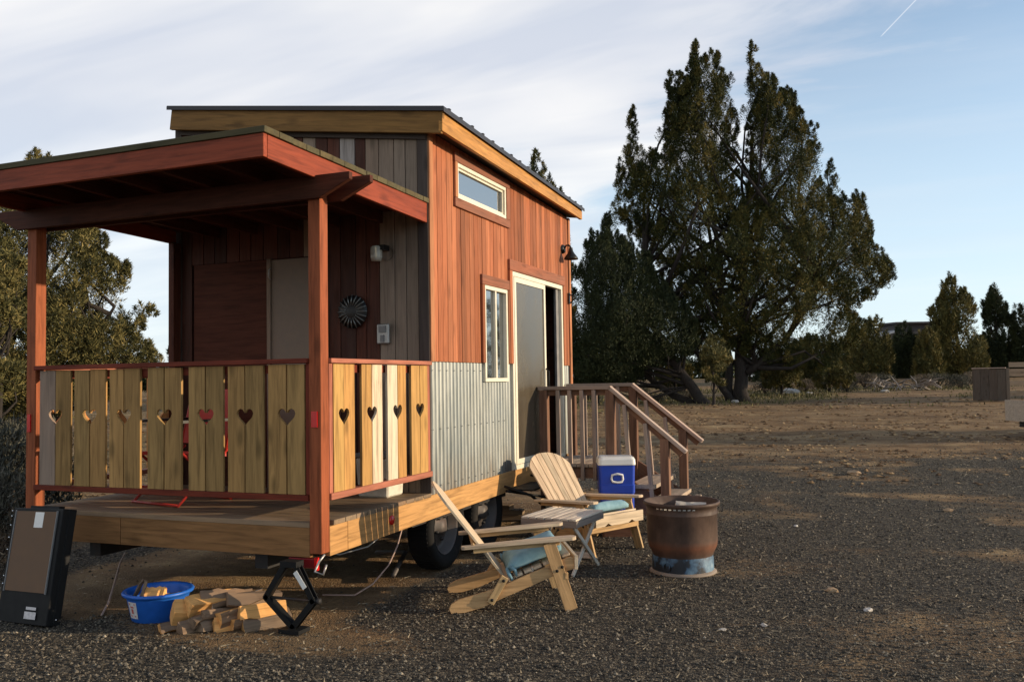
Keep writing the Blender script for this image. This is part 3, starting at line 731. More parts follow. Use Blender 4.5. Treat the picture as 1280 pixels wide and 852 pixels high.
for i, (px, top, w) in enumerate([(1016,440,60),(1120,448,70),(1180,446,60),(1230,440,60),(1290,446,60),(880,440,60),(800,436,80)]):
    d = 84; ol = [(px-w, 484), (px-w*.8, top+16), (px-w*.3, top+5), (px, top), (px+w*.4, top+8), (px+w*.9, top+14), (px+w, 484)]
    lab = ['hazy low juniper far behind the tallest juniper, right of its trunk', 'hazy low juniper far behind the brush pile', 'hazy low juniper far behind the broad pointed juniper', 'hazy low juniper far behind the fence pen',
           'hazy low juniper farthest right on the skyline', 'hazy low juniper seen past the leaning trunks', 'hazy low juniper far behind the stair railing'][i]
    tree('juniper_tree', lab, px, d, ol, 90, 1.2, 110, .36, 'foliage_dark', 50+i, limbs=2, trunk_r=.25)
# left side, seen through and beside the porch
tree('juniper_tree', 'broad sunlit juniper behind the left porch post', 60, 22,
     [(24,214),(36,192),(50,184),(60,192),(74,194),(80,214),(88,240),(110,262),(128,290),(136,296),(130,314),(152,322),(168,334),(172,350),(158,366),(176,380),(192,378),(196,392),(178,404),(186,424),(200,438),(206,452),(180,470),(140,500),(90,520),(30,540),(-60,540),(-90,440),(-70,300),(-20,240),(0,216)],
     2100, .36, 120, .085, 'foliage_left', 9, trunks=[[(0,0,-.1),(.1,.1,1.6),(-.2,0,3.4),(0,0,5.2)], [(0,0,.3),(.8,.2,2.0),(1.6,.1,3.3)], [(-.2,0,.4),(-1,.2,2),(-1.8,.1,3.5)]], limbs=80, holes=.40, trunk_r=.2, depth=.8, dmax=2.0, upw=.7, plume=.8)
tree('juniper_tree', 'dark juniper just left of the cabin wall behind the porch', 236, 27,
     [(200,404),(214,396),(224,380),(260,370),(300,390),(310,470),(210,478),(216,450),(204,430),(212,416)], 220, .34, 90, .12, 'foliage_dark', 10, limbs=10, holes=.42, trunk_r=.15)
tree('juniper_tree', 'leafy juniper at the left picture edge beyond the porch roof', -14, 16,
     [(-60,250),(-20,258),(4,268),(22,290),(26,330),(20,370),(28,420),(22,480),(-10,520),(-80,520),(-100,340)], 420, .26, 90, .08, 'foliage_left', 12, limbs=30, holes=.44, trunk_r=.13, dmax=1.6)
for i, (px, top, w) in enumerate([(120,448,80),(40,440,80),(200,456,60)]):
    d = 45; ol = [(px-w, 486), (px-w*.8, top+16), (px-w*.3, top+5), (px, top), (px+w*.4, top+8), (px+w*.9, top+14), (px+w, 486)]
    tree('juniper_tree', ['low juniper far beyond the left porch railing, middle of three', 'low juniper far beyond the left porch post, leftmost of three', 'low juniper far beyond the porch next to the cabin corner'][i], px, d, ol, 70, .9, 130, .22, 'foliage_dark', 70+i, limbs=2, trunk_r=.2)

for i, (px, d, h, w, lab) in enumerate([(1600, 18.6, 4.6, 1.3, 'juniper just outside the right edge that shades the dirt clearing'), (1500, 34, 6.5, 3.0, 'farther juniper outside the right edge behind the cart')]):
    x_, y_, z_ = at(px, d); k_ = FPX/d; y0_ = yrow(px, d, z_)
    ol = [(px-w*k_, y0_-.6*k_), (px-w*.8*k_, y0_-h*.5*k_), (px-w*.3*k_, y0_-h*.85*k_), (px, y0_-h*k_), (px+w*.4*k_, y0_-h*.8*k_), (px+w*.9*k_, y0_-h*.45*k_), (px+w*k_, y0_-.6*k_)]
    tree('juniper_tree', lab, px, d, ol, 260, .5, 70, .18, 'foliage_juniper', 90+i, limbs=8, holes=.3, trunk_r=.2)

def bush_mesh(seed, r=.5, h=.5, n=24, per=70, leaf=.05, mat='foliage_sage'):
    g = np.random.default_rng(seed)
    a = g.random(n)*6.28; rr = np.sqrt(g.random(n))*r*.75
    cen = np.stack([np.cos(a)*rr, np.sin(a)*rr, h*(.25+.6*g.random(n))*(1-.4*(rr/r)**2)], 1)
    P, t = sprigs(cen, np.full(n, r*.32), g.random(n), per, leaf, g, .9, .8)
    P[:, 2] = np.maximum(P[:, 2], .0)
    return np_mesh('bush', P, np.arange(len(P)).reshape(-1, 3), mat, {'tint': t})
def stems_mesh(seed, r=.5, h=.5):
    b = MB(); g = random.Random(seed)
    for k in range(12):
        a = g.random()*6.28; q = Vector((math.cos(a)*r*.6*g.random(), math.sin(a)*r*.6*g.random(), h*.7))
        b.tube([(0, 0, -.03), q*.5+Vector((g.uniform(-.05, .05)*r, g.uniform(-.05, .05)*r, 0)), q], [.014, .01, .004], 5)
    me = b.mesh('stems'); me.materials.append(M_('bark')); return me
BM = [(bush_mesh(100+k, .6, .6, 30, 90, .055, m), stems_mesh(k, .6, .6)) for k, m in enumerate(('foliage_sage', 'foliage_sage', 'foliage_dry', 'foliage_dry'))]
def bush(lab, px, d, s, k, cat='bush', name='sagebrush', zs=1.0):
    x, y, z = at(px, d)
    r = thing(name, lab, cat, (x, y, z-.02), rnd.random()*6.28)
    r.scale = (s, s, s*zs)
    link('foliage', BM[k][0], None, r); link('stems', BM[k][1], None, r)
row = [(862,40,1.0,2,'dry brown bush left of the tallest juniper trunk'),(838,42,1.2,0,'grey sagebrush behind the leaning trunk'),(800,43,1.1,0,'grey sagebrush seen through the stair balusters'),(770,40,.8,2,'dry bush seen above the stair handrail'),
 (955,44,1.3,0,'grey sagebrush right of the tallest juniper trunk'),(972,47,1.1,1,'grey sagebrush left of the white rock'),(1005,45,1.2,2,'dry brown bush right of the white rock'),(1030,48,1.5,0,'wide grey sagebrush under the rusty juniper'),
 (1056,44,1.2,1,'grey sagebrush midway to the brush pile'),(1080,47,1.5,2,'dry brown bush left of the brush pile'),(1102,49,1.4,0,'grey sagebrush just behind the brush pile'),(1150,46,1.3,2,'dry brown bush right of the brush pile'),
 (1172,48,1.5,0,'grey sagebrush under the broad pointed juniper'),(1198,45,1.3,1,'grey sagebrush left of the fence pen'),(1212,50,1.4,2,'dry brown bush behind the fence pen'),(905,47,1.0,0,'grey sagebrush just behind the tallest juniper trunk'),
 (735,40,1.0,0,'grey sagebrush beside the cabin rear corner'),(820,38,.7,2,'low dry bush in front of the leaning trunk')]
for px, d, s, k, lab in row: bush(lab, px, d, s, k)
for px, d, s, k, lab in [(8,9.5,1.35,0,'near grey sagebrush left of the porch post, front one'),(-6,11.5,1.9,1,'tall grey sagebrush behind the front one left of the porch'),(20,13.5,1.7,0,'grey sagebrush behind the left porch post'),(-30,8.2,1.1,1,'dark sagebrush at the left picture edge'),
  (60,15,1.3,2,'dry bush behind the left end of the porch'),(-10,7.4,.7,2,'small dry bush beside the black case'),(30,17.5,1.6,0,'farther grey sagebrush under the sunlit juniper')]:
    bush(lab, px, d, s, k)

def make_grass():
    N = 16000
    d = 30+rng.random(N)*24; px = 640+(rng.random(N))*760; l = (px-640)/FPX*d
    x = CAM.x+_f.x*d+_r.x*l; y = CAM.y+_f.y*d+_r.y*l
    k = rng.random(N) < grassy_of(x, y)+.03; x, y = x[k], y[k]; n = len(x)
    z = gz(x, y); h = .05+.11*rng.random(n); a = rng.random(n)*6.28; w = .02+.02*rng.random(n)
    P = np.stack([np.stack([x-np.cos(a)*w, y-np.sin(a)*w, z-.01], -1), np.stack([x+np.cos(a)*w, y+np.sin(a)*w, z-.01], -1), np.stack([x+rng.normal(size=n)*.03, y+rng.normal(size=n)*.03, z+h], -1)], 1).reshape(-1, 3)
    tag(link('grass', np_mesh('grass', P, np.arange(n*3).reshape(-1, 3), 'grass_dry', {'tint': np.repeat(rng.random(n), 3)})), 'sparse yellow green grass strip under the far junipers', 'grass', kind='stuff')
make_grass()

def rock(lab, px, d, s, seed, mat='rock_white', name='rock'):
    x, y, z = at(px, d); b = bmesh.new(); bmesh.ops.create_icosphere(b, subdivisions=2, radius=1)
    g = random.Random(seed)
    for v in b.verts: v.co *= g.uniform(.75, 1.15); v.co.z *= .6
    me = bpy.data.meshes.new('rock'); b.to_mesh(me); b.free()
    o = link(name, me, mat, None, Matrix.Translation((x, y, z+s*.25)) @ Matrix.Diagonal((s*1.3, s, s, 1)))
    tag(o, lab, 'rock')
rock('white rock lying in the sagebrush right of the tallest juniper', 986, 43, .34, 1)
rock('pale flat stone on the dirt left of the juniper trunk', 917, 36, .13, 2)
rock('small pale stone in front of the sagebrush row, left one', 1010, 42, .13, 3)
rock('pair half: pale stone nearest the brush pile', 1104, 42, .16, 4)
rock('grey stone pale on top, lying below the leaning trunk', 856, 36, .22, 5, 'rock_grey')

def ground_hit(px, py):
    r_ = ray(px, py); t = -CAM.z/r_.z; return CAM+r_*t
for i, (px, py, s_, mt, lab) in enumerate([(1040, 739, .042, 'rock_tan', 'tan clod the size of a fist in the gravel right of the fire pit'), (1085, 763, .032, 'rock_white', 'pale flat stone in the gravel, front of the tan clod'),
    (955, 782, .026, 'rock_white', 'small pale stone in the gravel below the fire pit'), (903, 787, .02, 'rock_white', 'tiny pale stone in the gravel left of the others'), (995, 658, .028, 'rock_white', 'small whitish stone farther out in the gravel'),
    (1068, 596, .10, 'rock_tan', 'wide tan clod where the gravel meets the bare earth'), (1185, 640, .05, 'rock_tan', 'tan stone in the right part of the gravel')]):
    q = ground_hit(px, py); b = bmesh.new(); bmesh.ops.create_icosphere(b, subdivisions=2, radius=1); g_ = random.Random(200+i)
    for v_ in b.verts: v_.co *= g_.uniform(.7, 1.15); v_.co.z *= .45
    me = bpy.data.meshes.new('stone'); b.to_mesh(me); b.free()
    tag(link('stone', me, mt, None, Matrix.Translation((q.x, q.y, gz1(q.x, q.y)+s_*.2)) @ Matrix.Rotation(i*1.1, 4, 'Z') @ Matrix.Diagonal((s_*1.3, s_*.9, s_, 1))), lab, 'stone')
def brush_pile():
    x, y, z = at(1126, 43.5); r = thing('brush_pile', 'heap of bleached dead branches in front of the far junipers', 'brush pile', (x, y, z))
    g = random.Random(4)
    for k in range(46):
        a = g.random()*6.28; L = g.uniform(.5, 1.5); c = Vector((g.uniform(-1.4, 1.4), g.uniform(-.6, .6), g.uniform(.05, .45)))
        q = Vector((math.cos(a), math.sin(a), g.uniform(-.2, .75))).normalized()*L*.5
        b = MB(); b.tube([c-q, c+Vector((g.uniform(-.1, .1), 0, g.uniform(0, .15))), c+q], [.035, .028, .01], 5); b.build('branch', 'dead_branch', r)
brush_pile()

def barn():
    x, y, z = at(1150, 120); r = thing('barn', 'low dark barn with a flat roofline behind the far junipers', 'barn', (x, y, z), YAW)
    b = MB(); b.box((-3, 0, -1), (4, 8, 6.9)); b.build('wall', 'barn_dark', r)
    b = MB(); b.hexa([(-3.5,-.8,6.9),(4.6,-.8,6.9),(4.6,8.8,7.1),(-3.5,8.8,7.1),(-3.5,-.8,7.15),(4.6,-.8,7.15),(4.6,8.8,7.35),(-3.5,8.8,7.35)]); b.build('roof', 'barn_dark', r)
    b = MB(); b.hexa([(-6.5,-.5,-.5),(-3.1,-.5,-.5),(-3.1,5,-.5),(-6.5,5,-.5),(-6.5,-.5,4.8),(-3.1,-.5,5.8),(-3.1,5,5.8),(-6.5,5,4.8)]); b.build('lean_to', 'barn_dark', r)
    b = MB(); b.hexa([(-6.9,-.8,4.8),(-3.1,-.8,5.9),(-3.1,5.3,5.9),(-6.9,5.3,4.8),(-6.9,-.8,5.0),(-3.1,-.8,6.15),(-3.1,5.3,6.15),(-6.9,5.3,5.0)]); b.build('lean_to_roof', 'barn_roof', r)
barn()

# ================================================================== THE CABIN ON ITS TRAILER
P, LEN, W = 1.517, 5.17, 2.55
H = thing('tiny_house', 'cedar sided tiny house on a trailer with covered porch and corrugated metal skirting', 'tiny house')
ZC = 1.69          # top of corrugated sheet
def zroof(x, y): return 3.655 + (.17-x)*.131 - (y-1.43)*.032      # top of the fascia / underside of metal
def zsk(y): return .434+.0115*y                                       # skirt bottom line
def intervals(z0, z1, holes):
    segs = [(z0, z1)]
    for a, b in holes:
        n = []
        for s, e in segs:
            if b <= s or a >= e: n.append((s, e)); continue
            if a > s: n.append((s, a))
            if b < e: n.append((b, e))
        segs = n
    return [s for s in segs if s[1]-s[0] > .02]
OPEN = [(2.037, 3.15, 3.09, 3.395), (2.59, 3.15, 1.52, 2.40), (3.27, 4.84, .66, 2.60)]
def side_wall():
    ys = sorted({P+.02, LEN-.02, *[o[0] for o in OPEN], *[o[1] for o in OPEN]})
    b = MB()
    for a, c in zip(ys, ys[1:]):
        m = (a+c)/2
        for s, e in intervals(.62, 3.50, [(o[2], o[3]) for o in OPEN if o[0] <= m <= o[1]]): b.box((-.11, a, s), (-.026, c, e))
    w = b.build('side_wall', 'room_dark', H)
    # narrow vertical cedar boards
    y = P+.07; wd = .0905; tr = [(1.99, 3.24, 3.01, 3.48), (2.53, 3.193, 1.69, 2.50), (3.193, 4.90, 1.69, 2.71)]
    g = random.Random(3); k = 0
    while y < LEN-.08:
        e = min(y+wd, LEN-.07)
        cuts = []
        for (a, c, z0, z1) in tr:
            if y+.004 < c and e-.004 > a: cuts.append((z0, z1, a, c))
        segs = intervals(ZC, zroof(0, y)-.13, [(q[0]+.01, q[1]-.01) for q in cuts if (q[2] <= y+.03 and q[3] >= e-.03)])
        for s, t in segs:
            pr = g.uniform(0, .0035)
            board('board', (-.012+pr, (y+e)/2, s), (-.012+pr, (y+e)/2, t), (e-y)-.005, .018, 'cedar', w, n=(1, 0, 0))
        y = e; k += 1
    # corner boards
    board('corner_board', (.004, P+.033, ZC-.002), (.004, P+.033, zroof(0, P)-.13), .068, .02, 'corner_trim', w, n=(1, 0, 0))
    board('corner_board', (.004, LEN-.033, .64), (.004, LEN-.033, zroof(0, LEN)-.13), .062, .02, 'corner_trim', w, n=(1, 0, 0))
    # corrugated sheet in strips
    def corr(y0, y1, z0, z1, name='corrugated_sheet'):
        n = max(2, int((y1-y0)/.068*10)); v = []; f = []
        for i in range(n+1):
            yy = y0+(y1-y0)*i/n; xx = -.0145+.0105*math.sin(yy/.068*2*math.pi)
            v += [(xx, yy, z0+.0115*(yy-P)), (xx, yy, z1)]
        f = [(2*i, 2*i+2, 2*i+3, 2*i+1) for i in range(n)]
        b = MB(); b.add(v, f, True); b.build(name, 'galvanised', w, fix=False)
    corr(P+.012, 2.40, .618, ZC-.002); corr(2.40, 2.585, .618, ZC-.002); corr(2.585, 3.155, .618, 1.515); corr(3.155, 3.262, .618, ZC-.002); corr(4.845, LEN-.066, .618, ZC-.002)
    b = MB(); k = 0
    for zz in (.70, 1.15, 1.62):
        for i in range(25):
            yy = P+.05+.1365*i
            if 3.1 < yy < 3.27 or yy > 3.26 or (2.53 < yy < 3.17 and zz > 1.45): continue
            b.lathe([(0, .003), (.003, .002), (.004, 0)], 6, Matrix.Translation((-.004, yy, zz)) @ Matrix.Rotation(R(90), 4, 'Y'))
    o = b.build('screws', 'dark_steel', w); o['kind'] = 'stuff'
    return w
side_wall()

def window(name, y0, y1, z0, z1, mull=None, x=.0, fw=.032):
    b = MB(); x0, x1 = x-.05, x+.014
    b.box((x0, y0, z0), (x1, y1, z0+fw)); b.box((x0, y0, z1-fw), (x1, y1, z1))
    b.box((x0, y0, z0+fw), (x1, y0+fw, z1-fw)); b.box((x0, y1-fw, z0+fw), (x1, y1, z1-fw))
    f = b.build(name, 'cream_vinyl', H, bevel=.002)
    return f
def pane(y0, y1, z0, z1, x, mat, parent, name='pane'):
    b = MB(); b.box((x-.004, y0, z0), (x+.004, y1, z1)); return b.build(name, mat, parent)
def sash(y0, y1, z0, z1, x, parent, fw=.02, name='sash'):
    b = MB()
    b.box((x-.012, y0, z0), (x+.012, y1, z0+fw)); b.box((x-.012, y0, z1-fw), (x+.012, y1, z1))
    b.box((x-.012, y0, z0+fw), (x+.012, y0+fw, z1-fw)); b.box((x-.012, y1-fw, z0+fw), (x+.012, y1, z1-fw))
    return b.build(name, 'cream_vinyl', parent)
def fit_windows():
    # high transom window
    f = window('window', 2.037, 3.15, 3.09, 3.395); pane(2.09, 3.10, 3.14, 3.345, -.03, 'window_glass', f); sash(2.07, 3.118, 3.122, 3.363, -.018, f)
    T = 'cedar_trim'
    board('trim_board', (.010, 1.985, 3.437), (.010, 3.235, 3.437), .082, .024, T, f, n=(1, 0, 0))
    board('trim_board', (.010, 1.985, 3.05), (.010, 3.235, 3.05), .078, .024, T, f, n=(1, 0, 0))
    board('trim_board', (.012, 2.012, 3.09), (.012, 2.012, 3.395), .048, .024, 'corner_trim', f, n=(1, 0, 0))
    board('trim_board', (.010, 3.193, 3.09), (.010, 3.193, 3.395), .082, .024, T, f, n=(1, 0, 0))
    # tall slider window
    f = window('window', 2.59, 3.15, 1.52, 2.40, fw=.035)
    pane(2.62, 2.86, 1.56, 2.36, -.03, 'curtain', f, 'curtain'); pane(2.62, 2.86, 1.56, 2.36, -.02, 'window_glass', f); pane(2.88, 3.12, 1.56, 2.36, -.028, 'window_glass', f)
    b = MB(); b.box((-.03, 2.855, 1.555), (.008, 2.885, 2.365)); b.build('mullion', 'cream_vinyl', f)
    board('trim_board', (.010, 2.53, 2.447), (.010, 3.190, 2.447), .09, .026, T, f, n=(1, 0, 0))
    board('trim_board', (.010, 2.558, 1.692), (.010, 2.558, 2.40), .056, .026, 'cedar', f, n=(1, 0, 0))
    board('trim_board', (.010, 3.170, 1.692), (.010, 3.170, 2.40), .036, .026, 'cedar', f, n=(1, 0, 0))
    # sliding glass door
    f = window('sliding_door', 3.27, 4.84, .66, 2.60, fw=.045)
    g = sash(3.325, 4.24, .71, 2.55, .004, f, .05, 'screen_panel'); pane(3.37, 4.19, .75, 2.51, .002, 'screen_glass', g, 'screen')
    g = sash(3.33, 4.10, .71, 2.55, -.034, f, .03, 'fixed_panel'); pane(3.36, 4.07, .74, 2.52, -.036, 'window_glass', g)
    b = MB(); b.tube([(.018, 4.215, 1.42), (.05, 4.215, 1.45), (.05, 4.215, 1.62), (.018, 4.215, 1.65)], .008, 6); b.build('handle', 'black_metal', f)
    b = MB()
    for k in range(62): b.box((-.075, 4.262, 2.50-k*.026), (-.063, 4.285, 2.515-k*.026))
    b.tube([(-.069, 4.274, .95), (-.069, 4.274, 2.53)], .003, 5)
    o = b.build('bead_chain', 'chain_white', f)
    b = MB(); b.box((-.045, 4.70, .71), (-.02, 4.79, 2.55)); b.build('jamb_panel', 'grey_plastic', f)
    board('trim_board', (.012, 3.197, 2.657), (.012, 4.90, 2.657), .105, .028, T, f, n=(1, 0, 0))
    board('trim_board', (.012, 3.232, 1.692), (.012, 3.232, 2.602), .068, .026, 'cedar', f, n=(1, 0, 0))
    board('trim_board', (.012, 4.872, 1.692), (.012, 4.872, 2.602), .056, .026, 'cedar', f, n=(1, 0, 0))
    # near-black sheets stand in for the unlit room behind the openings
    b = MB(); b.box((-1.6, 1.62, .60), (-1.56, 5.0, 3.5)); b.box((-1.56, 1.62, .60), (-.12, 5.0, .64)); b.build('room_shade_sheet', 'room_dark', H)
fit_windows()

def shell():
    # front, rear and far side walls
    b = MB(); zl = lambda x, y: zroof(x, y)-.13
    b.hexa([(-W+.02, P+.03, .62), (-.03, P+.03, .62), (-.03, P+.10, .62), (-W+.02, P+.10, .62), (-W+.02, P+.03, zl(-W, P)), (-.03, P+.03, zl(0, P)), (-.03, P+.10, zl(0, P)), (-W+.02, P+.10, zl(-W, P))])
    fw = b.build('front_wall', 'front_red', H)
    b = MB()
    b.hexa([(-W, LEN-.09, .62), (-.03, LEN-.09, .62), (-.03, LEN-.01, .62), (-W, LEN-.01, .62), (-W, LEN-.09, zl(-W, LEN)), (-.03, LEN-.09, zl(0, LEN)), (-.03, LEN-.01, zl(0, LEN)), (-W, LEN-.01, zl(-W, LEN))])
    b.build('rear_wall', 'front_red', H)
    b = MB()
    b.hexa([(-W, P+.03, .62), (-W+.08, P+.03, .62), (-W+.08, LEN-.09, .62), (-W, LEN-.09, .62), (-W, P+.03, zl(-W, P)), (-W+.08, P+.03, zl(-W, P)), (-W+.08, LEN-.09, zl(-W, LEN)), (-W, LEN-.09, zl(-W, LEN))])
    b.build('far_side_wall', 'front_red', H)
    b = MB(); b.box((-W+.02, P, .55), (-.03, LEN-.02, .615)); b.build('floor_frame', 'dark_steel', H)
    # front boards, weathered near the corner
    g = random.Random(5); x = -.095
    widths = [.11, .105, .14, .125, .10, .145, .12, .115, .13, .14, .12, .15, .13, .12, .14, .13, .12, .13, .14, .15]
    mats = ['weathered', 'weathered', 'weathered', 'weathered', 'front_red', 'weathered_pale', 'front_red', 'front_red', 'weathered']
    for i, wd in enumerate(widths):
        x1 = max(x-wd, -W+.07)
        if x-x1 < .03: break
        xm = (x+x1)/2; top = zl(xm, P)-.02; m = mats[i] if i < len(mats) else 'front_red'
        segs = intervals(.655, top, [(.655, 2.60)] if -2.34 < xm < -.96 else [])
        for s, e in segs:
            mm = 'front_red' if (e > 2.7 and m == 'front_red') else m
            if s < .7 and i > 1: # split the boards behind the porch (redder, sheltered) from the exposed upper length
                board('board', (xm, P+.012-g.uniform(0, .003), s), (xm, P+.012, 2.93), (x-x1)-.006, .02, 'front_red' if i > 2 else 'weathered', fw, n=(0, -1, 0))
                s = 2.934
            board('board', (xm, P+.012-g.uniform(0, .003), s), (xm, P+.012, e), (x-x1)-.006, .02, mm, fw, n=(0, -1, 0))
        x = x1
    board('corner_board', (-.045, P+.004, .655), (-.045, P+.004, zl(0, P)-.005), .09, .024, 'dark_trim', fw, n=(0, -1, 0))
    board('corner_board', (-W+.035, P+.004, .655), (-W+.035, P+.004, zl(-W, P)-.005), .07, .024, 'dark_trim', fw, n=(0, -1, 0))
    board('frieze_board', (-W+.075, P-.014, zl(-W+.07, P)-.05), (-.002, P-.014, zl(0, P)-.05), .07, .02, 'dark_trim', fw, n=(0, -1, 0))
    # door and brown panel on the porch
    b = MB(); b.box((-1.50, P-.012, .66), (-.97, P+.012, 2.59)); d = b.build('door', 'door_paint', H, bevel=.003)
    board('door_casing', (-1.52, P-.016, .66), (-1.52, P-.016, 2.60), .035, .03, 'weathered', d, n=(0, -1, 0))
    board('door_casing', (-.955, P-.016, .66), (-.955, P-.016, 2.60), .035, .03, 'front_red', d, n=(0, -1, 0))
    b = MB(); b.tube([(-1.50, P-.02, 2.42), (-1.50, P-.05, 2.44), (-1.50, P-.05, 2.50), (-1.50, P-.02, 2.52)], .006, 6); b.build('hook', 'galv_box', d)
    b = MB(); b.box((-2.33, P-.012, .66), (-1.545, P+.012, 2.595)); b.build('plywood_panel', 'panel_brown', H)
shell()

def roof():
    x0, x1, y0, y1 = -2.53, .175, 1.43, 5.27
    b = MB()
    def cor(x, y, dz): return (x, y, zroof(x, y)+dz)
    b.hexa([cor(x0+.03, y0+.035, -.125), cor(x1-.03, y0+.035, -.125), cor(.10, y1-.01, -.10), cor(x0+.03, y1-.01, -.10), cor(x0+.03, y0+.035, -.004), cor(x1-.03, y0+.035, -.004), cor(.10, y1-.01, -.004), cor(x0+.03, y1-.01, -.004)])
    r = b.build('roof', 'dark_trim', H)
    b = MB(); e = .022
    b.hexa([cor(x0-e, y0-e, .004), cor(x1+e, y0-e, .004), cor(.135+e, y1+e, .004), cor(x0-e, y1+e, .004), cor(x0-e, y0-e, .026), cor(x1+e, y0-e, .026), cor(.135+e, y1+e, .026), cor(x0-e, y1+e, .026)])
    b.build('metal_sheet', 'roof_metal', r)
    b = MB()   # drip edge
    a1, a2 = Vector(cor(x0-e, y0-e-.004, -.012)), Vector(cor(x1+e, y0-e-.004, -.012))
    b.hexa([a1, a2, a2+Vector((0, .004, 0)), a1+Vector((0, .004, 0)), a1+Vector((0, 0, .03)), a2+Vector((0, 0, .03)), a2+Vector((0, .004, .03)), a1+Vector((0, .004, .03))])
    a1, a2 = Vector(cor(x1+e, y0-e, -.018)), Vector(cor(.135+e, y1+e, -.012))
    b.hexa([a1, a1+Vector((.004, 0, 0)), a2+Vector((.004, 0, 0)), a2, a1+Vector((0, 0, .04)), a1+Vector((.004, 0, .04)), a2+Vector((.004, 0, .034)), a2+Vector((0, 0, .034))])
    b.build('drip_edge', 'roof_metal', r)
    k = y0+.10; 
    while k < y1:
        xe = x1+e-(k-y0)/(y1-y0)*.04
        p0, p1 = Vector(cor(x0-e, k, .035)), Vector(cor(xe+.004, k, .035))
        board('rib', p0-Vector((0, 0, .006)), p1-Vector((0, 0, .006)), .03, .022, 'roof_metal', r, n=(0, 0, 1)); k += .2286
    # fascias
    board('fascia_board', cor(x0, y0+.017, -.093), cor(x1-.002, y0+.017, -.093), .178, .034, 'varnished_fir_shaded', r, n=(0, -1, 0))
    p0 = Vector(cor(x1-.017, y0+.035, -.088)); p1 = Vector(cor(.118, y1, -.06))
    mid = p0.lerp(p1, .62)
    board('fascia_board', Vector(cor(x1-.015, y0-.0, -.088)), p1, .158, .034, 'varnished_fir', r, n=(1, 0, 0), w1=.112)
wood('varnished_fir_shaded', (.30, .155, .045), .05, rough=.5, knots=.5)  # darkened copy of varnished_fir, the front fascia's shade painted into the colour
roof()

